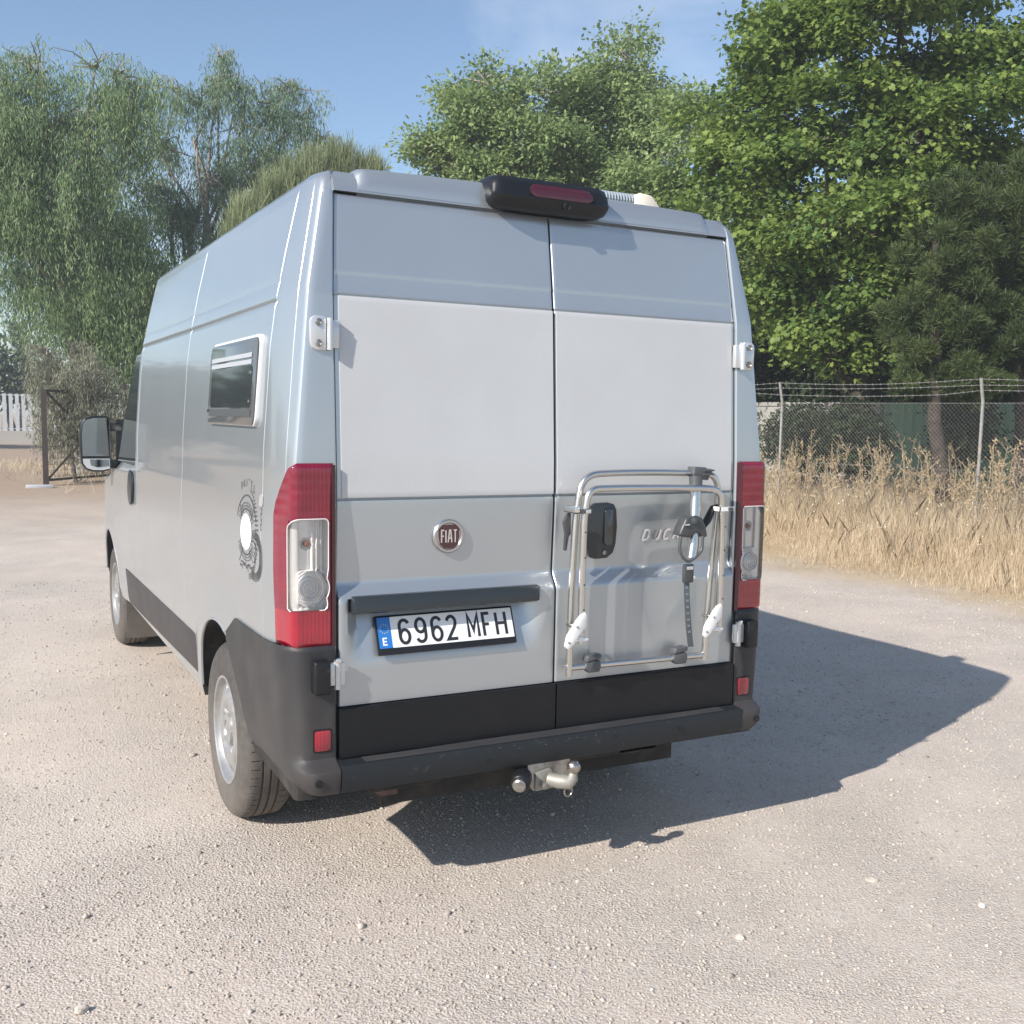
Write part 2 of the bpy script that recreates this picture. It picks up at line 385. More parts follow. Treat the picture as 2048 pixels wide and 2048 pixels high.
def build_gravel():
    g = np.random.default_rng(5)
    def pebble():
        bm = bmesh.new(); bmesh.ops.create_icosphere(bm, subdivisions=1, radius=1)
        v = np.array([q.co[:] for q in bm.verts]); f = np.array([[q.index for q in p.verts] for p in bm.faces]); bm.free()
        v = v*g.uniform(.68, 1.12, (len(v), 1)); v[:, 2] *= .62; v[:, 1] *= g.uniform(.6, .95); return v, f
    shapes = [pebble() for _ in range(8)]
    N = 165000
    th = g.uniform(R(-42), R(64), N)      # azimuth about the camera, clockwise from +y
    d = np.exp(g.uniform(math.log(1.9), math.log(11), N))
    x = CAM[0]+d*np.sin(th); y = CAM[1]+d*np.cos(th)
    dens = .5+.5*np.sin(x*2.1+1.3*np.sin(y*1.7))*np.sin(y*1.9+1.1*np.sin(x*1.3)) + .25*np.clip((x+.5)/2.5, -.4, 1)
    keep = (g.uniform(0, 1, N) < .30+.7*np.clip(dens, 0, 1)) & (x < 6.9)
    x, y, d = x[keep], y[keep], d[keep]; N = len(x)
    size = np.exp(g.normal(math.log(.0029), .40, N))*(.85+.09*d); size = np.clip(size, .0014, .014)
    big = g.uniform(0, 1, N) < .004; size[big] *= 2.0
    z = HGT(x, y)
    Vs, Ls, T = [], [], []; base = 0
    kind = g.integers(0, 8, N)
    for k in range(8):
        I = np.where(kind == k)[0]; v, f = shapes[k]; n = len(I)
        a = g.uniform(0, 6.28, n); tilt = g.normal(0, .25, n)
        P = v[None]*size[I, None, None]
        ca, sa = np.cos(a)[:, None], np.sin(a)[:, None]
        zz = P[..., 2]+P[..., 0]*tilt[:, None]
        X = P[..., 0]*ca-P[..., 1]*sa+x[I, None]; Y = P[..., 0]*sa+P[..., 1]*ca+y[I, None]; Z = zz+z[I, None]+size[I, None]*.25
        Vs.append(np.stack([X, Y, Z], -1).reshape(-1, 3))
        Ls.append((f[None]+(np.arange(n)*len(v))[:, None, None]+base).reshape(-1)); base += n*len(v)
        t = np.clip(g.normal(.5, .2, n), 0, 1); w = g.uniform(0, 1, n) < .012; t[w] = .97; T.append(np.repeat(t, len(f)))
    o = link('gravel', raw_mesh('gravel', np.concatenate(Vs), np.concatenate(Ls), 3, STONE, np.concatenate(T)))
    tag(o, 'loose pale gravel chips strewn over the yard', None, None, 'stuff')
    def rock(px, py, r, label, tint=.6, flat=.6):
        v_ = _fw + _rt*(px-PX)/FPX - _up*(py-PY)/FPX; t = -CAM[2]/v_[2]; c = CAM+v_*t; c[2] = HGT(np.array([c[0]]), np.array([c[1]]))[0]
        bm = bmesh.new(); bmesh.ops.create_icosphere(bm, subdivisions=2, radius=1)
        for q in bm.verts: q.co *= g.uniform(.78, 1.1); q.co.x *= r; q.co.y *= r*.75; q.co.z *= r*flat
        bmesh.ops.rotate(bm, verts=bm.verts, matrix=Matrix.Rotation(g.uniform(0, 6), 3, 'Z'))
        me = bpy.data.meshes.new('stone'); bm.to_mesh(me); bm.free()
        a = me.attributes.new('tint', 'FLOAT', 'FACE'); a.data.foreach_set('value', np.clip(g.normal(tint, .06, len(me.polygons)), 0, 1)); me.materials.append(STONE)
        s = link('stone', me); s.location = (c[0], c[1], c[2]+r*flat*.35); tag(s, label, 'stone', 'stones larger than the gravel')
    rock(164, 2022, .021, 'grey pyramid shaped stone in the near left corner of the yard', .5, .8)
    rock(172, 1834, .014, 'small grey stone on pale sand, in front of and left of the rear wheel', .5, .8)
    rock(1745, 1758, .026, 'flat sandy brown stone in the coarse gravel right of the van', .55, .4)
    rock(1964, 1811, .016, 'small white stone on the bare sand at the right', .98)
    rock(1860, 1850, .014, 'dark purplish stone on the bare sand at the right', .22)
    rock(896, 1826, .016, 'dark stone in the open gravel in front of the tow ball', .2)
    rock(386, 1512, .022, 'tan stone beside the left rear tyre', .55, .5)
    rock(1480, 1875, .018, 'pale rounded stone in the coarse gravel, nearest the van on the right', .75)
build_gravel()

# ------------------------------------------------------------------ van body surfaces
ZS = [.40,.45,.62,.70,.90,1.02,1.08,1.16,1.33,1.40,1.54,1.88,2.03,2.2,2.38,2.42,2.445]
XS = [.945,.955,.968,.976,.987,.989,.993,.995,.990,.984,.980,.955,.935,.90,.858,.846,.822]
def xs(z): return np.interp(z, ZS, XS)
def yr(z): return np.interp(z, [.4,1.30,1.5,2.04,2.37,2.41,2.445], [0,0,.004,.036,.088,.105,.14])   # rear pillar plane
def wc(z): return np.interp(z, [.4,1.5,2.065,2.38,2.42,2.445], [.952,.952,.898,.838,.826,.80])        # rear corner crease
def wd(z): return np.interp(z, [.4,2.04,2.37], [.815,.815,.796])                                      # door half width
WY, FY, WZ = 1.03, 4.62, .352
TYR_X = .962
def side_x(y, z):
    x = xs(z)
    d = np.hypot(y-WY, z-.38)
    x = x + .014*sstep(.62, .47, d)*sstep(1.0, .8, z) + .014*sstep(.62, .47, np.hypot(y-FY, z-.38))*sstep(1.0,.8,z)
    g = .0055*np.exp(-((z-2.030)/.0080)**2)+.002*np.exp(-((z-2.096)/.006)**2)
    return x - g*sstep(.20, .27, y)

def build_body(van):
    zl = sorted(set([round(v, 4) for v in list(np.linspace(.40, 2.0, 41))+[2.012,2.020,2.025,2.030,2.035,2.041,2.05,2.07,2.088,2.092,2.096,2.10,2.106]+list(np.linspace(2.13, 2.36, 10))+[2.3735,2.3755,2.39,2.405,2.42,2.432,2.44,2.445]]))
    rows = []
    for z in zl:
        y0 = float(yr(z)); c = float(wc(z)); d = float(wd(z)); rec = .075 if .5 < z < 2.3745 else 0.0
        L = [(0, y0+rec), (-.4, y0+rec), (-d+.003, y0+rec), (-d+.001, y0+.004), (-d-.004, y0)]
        for t in (.25, .5, .75): L.append((-(d+.004)+t*(-(c-.03)+(d+.004)), y0))
        L += [(-(c-.03), y0+.0005), (-(c-.018), y0+.002), (-(c-.008), y0+.006), (-(c-.002), y0+.013), (-(c+.001), y0+.022)]
        x1 = float(xs(z)); k = .25-y0-.022
        def fl(t): return (-(c+.001+(x1-c-.001)*(1-(1-t)**1.6)), y0+.022+k*t)
        for t in (.10,): L.append(fl(t))
        px_, py_ = fl(.19); L += [(px_, py_-.003), (px_+.0035, py_), (px_, py_+.003)]     # pressed seam
        for t in (.3, .45, .62, .8, .93): L.append(fl(t))
        def S(y, dx=0): return (-float(side_x(y, z))+dx, y)
        yf = float(np.interp(z, [.4,.55,1.0,1.18,1.30,1.40,2.05,2.30,2.40,2.445], [5.42,5.52,5.55,5.40,5.15,4.85,3.98,3.66,3.55,3.45]))
        ya = float(np.interp(z, [.4,1.15,1.32,1.6,2.445], [4.95,4.85,3.75,3.45,3.05]))
        for gy, (lo, hi) in ((.275, (.5, 2.4)), (1.77, (.5, 2.4)), (3.22, (.5, 2.03))):
            dp = .004 if lo < z < hi else 0
            if gy > ya-.03: ya = max(ya, gy+.03)
            prev = {.275: [], 1.77: list(np.arange(.32, 1.75, .052)), 3.22: list(np.arange(1.82, 3.19, .095))}[gy]
            L += [S(y) for y in prev]
            L += [S(gy-.004), S(gy, dp), S(gy+.004)]
        for t in np.linspace(.04, 1, 15): L.append(S(3.224+(ya-3.224)*t) if ya > 3.224 else S(3.224+.001*t))
        yb = max(ya, 3.225)
        for a in np.linspace(6, 90, 16):
            ca, sa = math.cos(R(a)), math.sin(R(a))
            if a > 89: L.append((0, yf))
            else: L.append((-float(side_x(yb, z))*ca**.42, yb+(max(yf, yb+.05)-yb)*sa**1.25))
        full = L + [(-x, y) for x, y in L[1:-1]][::-1]
        rows.append([(x, y, z) for x, y in full])
    # crowned roof: shrink rings
    top = np.array(rows[-1]); cen = np.array([0, 1.75, 0])
    for s_, dz in ((.985, .004), (.95, .009), (.80, .016)):
        q = top.copy(); q[:, 0] *= s_; q[:, 1] = cen[1]+(q[:, 1]-cen[1])*s_; q[:, 2] = 2.445+dz; rows.append(q.tolist())
    P = np.array(rows); b = MB(); b.grid(P, closed=True)
    n = P.shape[1]; N = len(b.v)
    b.f += [tuple(range(n))[::-1], tuple(range(N-n, N))]; b.m += [0, 0]
    o = b.build('body', [SILVER, DARK], van, smooth=26)
    # wheel openings
    def chaikin(p, k=2):
        for _ in range(k):
            q = [p[0]]
            for a_, b_ in zip(p[:-1], p[1:]): q += [(a_[0]*.75+b_[0]*.25, a_[1]*.75+b_[1]*.25), (a_[0]*.25+b_[0]*.75, a_[1]*.25+b_[1]*.75)]
            p = q+[p[-1]]
        return p
    arch = [(1.44,.20),(1.45,.45),(1.42,.58),(1.36,.68),(1.27,.755),(1.15,.805),(1.03,.825),(.92,.82),(.82,.79),(.74,.735),(.67,.65),(.60,.55),(.53,.46),(.50,.38),(.50,.20)]
    arch = [arch[0]]+chaikin(arch[1:-1])+[arch[-1]]
    for dy in (0, FY-WY):
        for s_ in (-1, 1):
            cb = MB()
            pts = arch if dy == 0 else [(1.03+(1.03-y)*.85, z) for y, z in arch]
            cb.prism([(s_*1.2, y+dy, z) for y, z in pts], (-s_*.56, 0, 0))
            co = cb.build('cutter', [DARK], van, smooth=0)
            md = o.modifiers.new('b', 'BOOLEAN'); md.object = co; md.operation = 'DIFFERENCE'; md.solver = 'EXACT'; md.material_mode = 'TRANSFER'
    for s_ in (-1, 1):
        cb = MB(); a_, b_ = sorted((s_*.832, s_*1.03)); cb.box(a_, b_, -.06, .078, 1.021, 1.334)
        co = cb.build('cutter', [DARK], van, smooth=0)
        md = o.modifiers.new('b', 'BOOLEAN'); md.object = co; md.operation = 'DIFFERENCE'; md.solver = 'EXACT'; md.material_mode = 'TRANSFER'
    bpy.context.view_layer.update()
    dg = bpy.context.evaluated_depsgraph_get()
    me = bpy.data.meshes.new_from_object(o.evaluated_get(dg))
    cut = [md.object for md in o.modifiers]; o.modifiers.clear(); o.data = me
    for c in cut: bpy.data.objects.remove(c)
    for p in me.polygons:
        c = p.center+van.location
        if c.y < .62 and c.z < .52: p.material_index = 1
    me.polygons.foreach_set('use_smooth', [True]*len(me.polygons)); me.set_sharp_from_angle(angle=R(26))
    # pressed lips of the wheel openings
    for dy in (0, FY-WY):
        for s_ in (-1, 1):
            pts = arch[1:-8] if dy == 0 else [(1.03+(1.03-y)*.85, z) for y, z in arch[1:-8]]
            pts = [q for q in pts if dy or q[0] > 1.0 or q[1] > .80]
            MB().tube([(s_*(float(side_x(y+dy, z))-.004), y+dy, z+.002) for y, z in pts], .0075, 6).build('arch_lip', SILVER, van)
    return arch

def surf(y, z, off=0.0):     # left side surface
    return (-(float(side_x(y, z))+off), y, z)

van = empty('camper_van', (0, 2.3, 0), 'silver high roof camper van parked on gravel, seen from behind', 'van')
ARCH = build_body(van)

# ------------------------------------------------------------------ roof
def roof_parts():
    X = np.concatenate([[-.712, -.706, -.694, -.672], np.linspace(-.6, .6, 13), [.672, .694, .706, .712]])
    edge = np.array([0, .35, .85, .97]+[1.0]*13+[.97, .85, .35, 0])
    rows = []
    for z, ya, yo, zo in ((2.384, .0915, 0, 0), (2.392, .096, .004, 0), (2.405, .103, .010, .002), (2.42, .1175, .016, .005), (2.432, .1285, .019, .010), (2.443, .140, .018, .016), (2.447, .165, .010, .020), (2.450, .22, 0, .020), (2.452, .5, 0, .022), (2.456, 1.5, 0, .022), (2.452, 2.9, 0, .022), (2.447, 3.2, 0, .012), (2.438, 3.32, 0, 0)):
        rows.append([(x, ya-yo*k+.001, z+zo*k+.010*(1-(x/.7)**2)*min(1, zo/.02)) for x, k in zip(X, edge)])
    MB().slab(np.array(rows), (0, .05, -.04)).build('roof_panel', SILVER, van, smooth=40)
    # high brake light pod with camera
    pod = []
    for x, s_ in ((-.252,.55),(-.24,.82),(-.215,.97),(-.14,1.0),(0,1.0),(.12,1.0),(.175,.97),(.205,.85),(.217,.62)):
        zc = 2.432; pr = [(.09,-.060),(.028,-.052),(.006,-.034),(.000,-.018),(.006,-.010),(.012,.026),(.03,.052),(.09,.066),(.17,.060),(.17,-.02)]
        pod.append([(x, .02+(y-.0)*1.0+(1-s_)*.05, zc+h*s_) for y, h in pr])
    b = MB(); P = np.array(pod); b.grid(P, closed=True); n = P.shape[1]
    b.f += [tuple(range(n)), tuple(range(len(b.v)-n, len(b.v)))[::-1]]; b.m += [0, 0]
    p = b.build('brake_light_pod', BLACK, van, smooth=50)
    L = []
    for x in np.linspace(-.112, .140, 24):
        t = (x+.112)/.252; k = .012*max(0, 1-min(t, 1-t)/.06)
        L.append([(x, .0235, 2.4205+k), (x, .0225, 2.426+k*.5), (x, .0255, 2.450-k*.4), (x, .0335, 2.465-k)])
    MB().slab(np.array(L), (0, .014, 0)).build('brake_lens', DRED, p, smooth=50)
    MB().lathe([(.016,0),(.016,.012),(.010,.016),(.006,.012)], (.030, .029, 2.402), (0,-1,-.25), 16).build('camera_lens', [BLACK], p)
    # roof vents, hose and its end cap
    b = MB(); b.prism([(-.60,.42,2.47),(-.60,.62,2.505),(-.60,1.0,2.515),(-.60,1.05,2.47)], (.36,0,0)); b.build('roof_vent', WHITEPL, van, bevel=.012)
    b = MB(); b.prism([(-.78,1.60,2.45),(-.78,1.66,2.472),(-.78,2.0,2.475),(-.78,2.06,2.45)], (.40,0,0)); b.build('roof_hatch', WHITEPL, van, bevel=.010)
    pts = [(.16+.52*t, .56, 2.500+.080*math.sin(min(1, t*2.2)*1.57)) for t in np.linspace(0, 1, 110)]
    MB().tube(pts, [.022 if i % 3 else .0275 for i in range(110)], 10).build('ribbed_hose', GREYP_L, van, smooth=20)
    b = MB(); b.prism([(.655,.50,2.605),(.72,.50,2.60),(.765,.50,2.555),(.775,.50,2.46),(.655,.50,2.46)], (0,.11,0)); b.build('hose_cap', CREAM, van, bevel=.012)
GREYP_L = mat('hose_grey', (.20, .24, .28), .5)
roof_parts()

# ------------------------------------------------------------------ rear doors
def door_y(x, z):
    z = np.asarray(z, float); x = np.asarray(x, float)
    y = yr(z)+.008 + .012*np.clip((1.385-z)/.27, 0, 1)*sstep(1.385, 1.34, z)
    y = y - .034*sstep(1.115, 1.045, z)
    y = y + .0022*sstep(2.120, 2.102, z)*(z > 2.05)                        # pressed line under the top panel
    y = y + .006*np.exp(-((z-2.043)/.004)**2)+.006*np.exp(-((z-1.384)/.004)**2)
    # number plate recess
    dep = .058*np.clip((z-.842)/(1.02-.842), 0, 1)*(z < 1.06)
    mx = sstep(-.79, -.735, x)*sstep(-.045, -.135+.0, x)*sstep(1.075, 1.05, z)
    y = y + dep*mx
    return y
rear_door = []
def make_door(s):
    zl = np.unique(np.concatenate([np.arange(.705, 2.36, .0165), [2.366], np.linspace(1.03, 1.12, 16), [1.379,1.382,1.384,1.386,1.389,2.038,2.041,2.043,2.045,2.048,2.102,2.106,2.11,2.114,2.118]]))
    us = np.concatenate([[0, .003, .008], np.linspace(.02, .98, 56), [.992, .997, 1]])
    P = np.zeros((len(zl), len(us), 3))
    for i, z in enumerate(zl):
        x = s*(.0035+us*(float(wd(z))-.0045-.0035)); y = door_y(x, np.full_like(x, z))
        e = np.minimum(us, 1-us)*.8; y = y+.005*np.exp(-(e/.0022)**1.2)
        if z > 2.362: y = y+.004
        P[i, :, 0] = x; P[i, :, 1] = y; P[i, :, 2] = z
    o = MB().slab(P, (0, .03, 0)).build('rear_door', SILVER, van, smooth=24)
    # black lower cladding of the door
    zc = np.array([.53,.535,.60,.66,.697,.7015]); Q = np.zeros((6, 12, 3))
    for i, z in enumerate(zc):
        x = s*np.linspace(.0035, float(wd(z))-.003, 12); Q[i, :, 0] = x; Q[i, :, 2] = z; Q[i, :, 1] = -.0325+.004*(i in (0, 5))
    MB().slab(Q, (0, .035, 0)).build('lower_cladding', CLAD, o, smooth=30)
    # white sheet in the window recess
    z = np.concatenate([[1.3895, 1.392], np.linspace(1.41, 2.02, 14), [2.0355, 2.038]])
    W = np.zeros((len(z), 14, 3))
    for i, q in enumerate(z):
        x0, x1 = .0075, float(wd(q))-.020
        x = s*np.linspace(x0, x1, 14); W[i, :, 0] = x; W[i, :, 2] = q; W[i, :, 1] = yr(q)+.004+(.001 if i in (0, len(z)-1) else 0)
    MB().slab(W, (0, .0055, 0)).build('white_panel', WHITEP2, o, smooth=40)
    return o
# fluted white sheet: very fine vertical flutes
WHITEP2 = WHITEPANEL.copy(); WHITEP2.name = 'fluted_white_sheet'
_n = WHITEP2.node_tree; _b = _n.nodes['Principled BSDF']; _g = _n.nodes.new('ShaderNodeNewGeometry'); _s = _n.nodes.new('ShaderNodeSeparateXYZ')
_w = _n.nodes.new('ShaderNodeMath'); _w.operation = 'MULTIPLY'; _w.inputs[1].default_value = 2*math.pi/.0062; _sn = _n.nodes.new('ShaderNodeMath'); _sn.operation = 'SINE'
_bu = _n.nodes.new('ShaderNodeBump'); _bu.inputs['Strength'].default_value = .10; _bu.inputs['Distance'].default_value = .0006
_n.links.new(_g.outputs['Position'], _s.inputs[0]); _n.links.new(_s.outputs['X'], _w.inputs[0]); _n.links.new(_w.outputs[0], _sn.inputs[0]); _n.links.new(_sn.outputs[0], _bu.inputs['Height']); _n.links.new(_bu.outputs['Normal'], _b.inputs['Normal'])
DL = make_door(-1); DR = make_door(1)
# seal behind the door gaps
MB().box(-.792,.792,.118,.128,2.30,2.372).box(-.03,.03,.066,.074,.5,1.45).box(-.03,.03,.09,.098,1.45,2.3).build('door_seal', GAP, van, smooth=0)

# ---- glyph strokes in a unit-high box
def g6(): return [[(.50,.84)]+arc(.28,.74,.25,.26,25,180,8)[1:]+[(.03,.5)]+[(.03,.30)], ('c', arc(.28,.29,.25,.29,0,360,20)[:-1])]
def gl(ch):
    if ch == '6': return g6()
    if ch == '9': return [('c' if isinstance(q, tuple) else 'o', [(.56-x, 1-y) for x, y in (q[1] if isinstance(q, tuple) else q)]) for q in g6()]
    return {'2': [arc(.27,.74,.24,.26,165,-25,9)+[(.42,.50),(.03,.0),(.56,.0)]],
            'M': [[(0,0),(0,1),(.30,.30),(.60,1),(.60,0)]],
            'F': [[(.02,0),(.02,1),(.52,1)], [(.03,.52),(.44,.52)]],
            'H': [[(0,0),(0,1)], [(.52,0),(.52,1)], [(.02,.52),(.50,.52)]],
            'E': [[(.48,1),(0,1),(0,0),(.48,0)], [(.03,.5),(.42,.5)]],
            'I': [[(0,0),(0,1)]], 'A': [[(0,0),(.18,1),(.32,1),(.50,0)], [(.08,.36),(.42,.36)]],
            'T': [[(0,1),(.5,1)], [(.25,.98),(.25,0)]],
            'D': [[(.02,0),(.02,1),(.3,1)]+arc(.3,.7,.2,.3,80,0,4)+arc(.3,.3,.2,.3,0,-80,4)+[(.3,0),(.02,0)]],
            'U': [[(0,1)]+arc(.25,.26,.25,.26,180,360,8)+[(.5,1)]],
            'C': [arc(.27,.72,.25,.28,35,180,6)+arc(.27,.28,.25,.28,180,325,6)],
            'O': [('c', arc(.27,.72,.25,.28,0,180,6)+arc(.27,.28,.25,.28,180,360,6))]}[ch]
def glyph(b, ch, x0, z0, w, h, wid, fn, lift, shear=0):
    for i, q in enumerate(gl(ch)):
        cl = isinstance(q, tuple) and q[0] == 'c'; pts = q[1] if isinstance(q, tuple) else q
        b.ribbon([(x0+px*w+py*h*shear, z0+py*h) for px, py in pts], wid, (lambda a, c, k=lift+.00018*i: fn(a, c, k)), closed=cl)

# ---- number plate on its tilted carrier
def plate():
    A = np.array([-.6805, 0, .8635]); th = math.atan2(.052, .125)
    ux = np.array([1, -.0, .003]); uz = np.array([.0, math.sin(th), math.cos(th)]); nn = np.array([0, -math.cos(th), math.sin(th)])
    A[1] = float(door_y(-.42, .86))-.016
    f = lambda a, c, k=0: tuple(A+ux*a+uz*c+nn*k)
    W, H = .516, .134
    root = MB().prism([f(x, z, 0) for x, z in rrect(0, W, 0, H, .006, 3)], tuple(nn*.010)).build('number_plate', BLACK, van, bevel=.0015)
    MB().prism([f(x, z, .0102) for x, z in rrect(.007+.046, W-.007, .022, H-.007, .003, 3)], tuple(nn*.0014)).build('plate_face', PLATEW, root, smooth=0)
    MB().prism([f(x, z, .0102) for x, z in rrect(.007, .0525, .022, H-.007, .003, 3)], tuple(nn*.0014)).build('country_band', PLATEB, root, smooth=0)
    b = MB(); glyph(b, 'E', .0215, .034, .028, .022, .0050, f, .0119); b.build('country_letter', PLATEW, root, smooth=0, flip=False)
    b = MB()
    for k in range(12):
        a = k*math.pi/6; cx, cz = .0297+.0145*math.cos(a), .088+.0145*math.sin(a)
        st = [(cx+(.0026 if j % 2 == 0 else .0011)*math.sin(j*math.pi/5), cz+(.0026 if j % 2 == 0 else .0011)*math.cos(j*math.pi/5)) for j in range(10)]
        b.add([f(x, z, .0119) for x, z in st], [tuple(range(10))])
    b.build('star_ring', mat('star_yellow', (.62,.55,.10), .4), root, smooth=0, flip=False)
    x = 0
    for ch, x in zip('6962MFH', (.0815,.1405,.1995,.2555,.3365,.3945,.4460)):
        if ch:
            b = MB(); glyph(b, ch, x, .0340, {'6':.067,'9':.067,'2':.066,'M':.063,'F':.050,'H':.067}[ch], .079, .0112, f, .0119); b.build('plate_character', INK, root, smooth=0, flip=False)
    # strip with plate lights above
    hs = MB()
    rows = []
    for xx, e in ((-.768,1),(-.765,.3),(-.75,0),(-.5,0),(-.3,0),(-.09,0),(-.078,.3),(-.075,1)):
        rows.append([(xx, -.026+.012*e, 1.010+.004*e), (xx, -.037+.012*e, 1.016), (xx, -.036+.014*e, 1.054), (xx, -.026+.014*e, 1.068-.004*e)])
    hs.slab(np.array(rows), (0, .045, 0)); hs.build('handle_strip', BLACK2, van, smooth=40)
BLACK2 = mat('handle_black', (.022,.027,.031), .32, spec=.6)
plate()

# ---- round badge
BADGER = mat('badge_ring', (.52,.52,.53), .22, .9)
def badge():
    c = Vector((-.416, float(door_y(-.416, 1.252))-.002, 1.252))
    o = MB().lathe([(.0585,0),(.0585,.006),(.054,.011),(.047,.011),(.044,.007),(.0,.007)], c, (0,-1,0), 40, cap=False).build('maker_badge', BADGER, van)
    f = lambda a, h, k=0: (c.x+a, c.y-k, c.z+h)
    sh = [(-.036,.036)]+[(x, .036+.004*math.cos(x*40)) for x in np.linspace(-.028,.028,7)]+[(.036,.036),(.038,.0),(.032,-.028),(.018,-.040),(0,-.043),(-.018,-.040),(-.032,-.028),(-.038,0)]
    MB().prism([f(a, h, .0075) for a, h in sh], (0,-.002,0)).build('badge_shield', BADGE, o, smooth=0)
    x = -.0285
    for ch, w, adv in (('F',.024,.0165),('I',.01,.0085),('A',.034,.0205),('T',.028,.018)):
        b = MB(); glyph(b, ch, x, -.021, w*.82, .042, .0048, f, .0098); b.build('badge_letter', CHROME, o, smooth=0, flip=False); x += adv
badge()
# ---- chrome model lettering (most of it hidden by the carrier's clamp)
x = .384
fD = lambda a, z, k=0: (a, float(door_y(a, z))-k, z)
for ch, w, adv in (('D',.062,.050),('U',.062,.046),('C',.062,.046),('A',.062,.046),('T',.05,.040),('O',.062,.04)):
    b = MB(); glyph(b, ch, x, 1.208, w*.78, .037, .0078, fD, .005, .32); b.build('model_letter', CHROME, van, smooth=0, flip=False); x += adv

# ---- right door handle
def handle():
    y = float(door_y(.2, 1.25))-.002
    pts = [(.150,1.352),(.205,1.354),(.232,1.347),(.243,1.325),(.2475,1.262),(.243,1.20),(.232,1.166),(.205,1.147),(.155,1.146),(.133,1.152),(.124,1.175),(.117,1.215),(.114,1.262),(.117,1.30),(.127,1.338)]
    o = MB().prism([(px_, y, z) for px_, z in [(q+.0175, w_) for q, w_ in pts]], (0,-.012,0)).build('door_handle', BLACK2, van, bevel=.004)
    MB().prism([(px_, y-.0122, z) for px_, z in rrect(.2045,.2435,1.195,1.333,.016,5)], (0,-.007,0)).build('grip_lever', GLASS, o, bevel=.004)
    MB().lathe([(.0085,0),(.0085,.003),(.006,.004),(.005,.002)], (.2105,y-.0125,1.169), (0,-1,0), 16).build('lock_cylinder', STEEL, o)
handle()

# ---- hinges
def hinges():
    for s in (-1, 1):
        yb = float(yr(1.92)); x0 = s*.836
        b = MB()
        pts = [(.895,1.945),(.892,1.960),(.880,1.969),(.842,1.969),(.842,1.860),(.875,1.860),(.888,1.868),(.894,1.885)]
        b.prism([(s*px_, yb+.002, z) for px_, z in pts], (0,-.016,0)); o = b.build('upper_hinge', SATINW, van, bevel=.004)
        for z in (1.948,1.882): MB().lathe([(.012,0),(.012,.004),(.008,.006),(.006,.003)], (s*.868,yb-.0145,z), (0,-1,0), 14).build('bolt_head', STEEL, o)
        MB().tube([(s*.833,yb-.020,1.862),(s*.833,yb-.020,1.962)], .0095, 10).build('hinge_barrel', SATINW, o)
        MB().box(min(s*.800,s*.828),max(s*.800,s*.828),yb-.016,yb+.006,1.868,1.957).build('hinge_leaf', SATINW, o, bevel=.003)
        # lower hinge and door stop block
        o = MB().tube([(s*.824,-.040,.772),(s*.824,-.040,.868)], .0115, 10).build('lower_hinge', SATINW, van)
        MB().box(min(s*.80,s*.85),max(s*.80,s*.85),-.044,-.030,.785,.86).build('hinge_leaf', SATINW, o, bevel=.003)
        MB().lathe([(.009,0),(.009,.008),(.004,.010)], (s*.826,-.046,.868), (0,-1,0), 12).build('bolt_head', CHROME, o)
        a, c_ = sorted((s*.853, s*.907))
        o = MB().box(a, c_, -.066, -.014, .762, .872).build('door_stop', BLACK, van, bevel=.008, seg=3)
        MB().lathe([(.010,0),(.010,.002),(.006,.001)], (s*.868,-.0665,.845), (0,-1,0), 12).build('stop_socket', GAP, o)
SATINW = mat('painted_hinge', (.62,.635,.65), .3, .5, .4)
hinges()

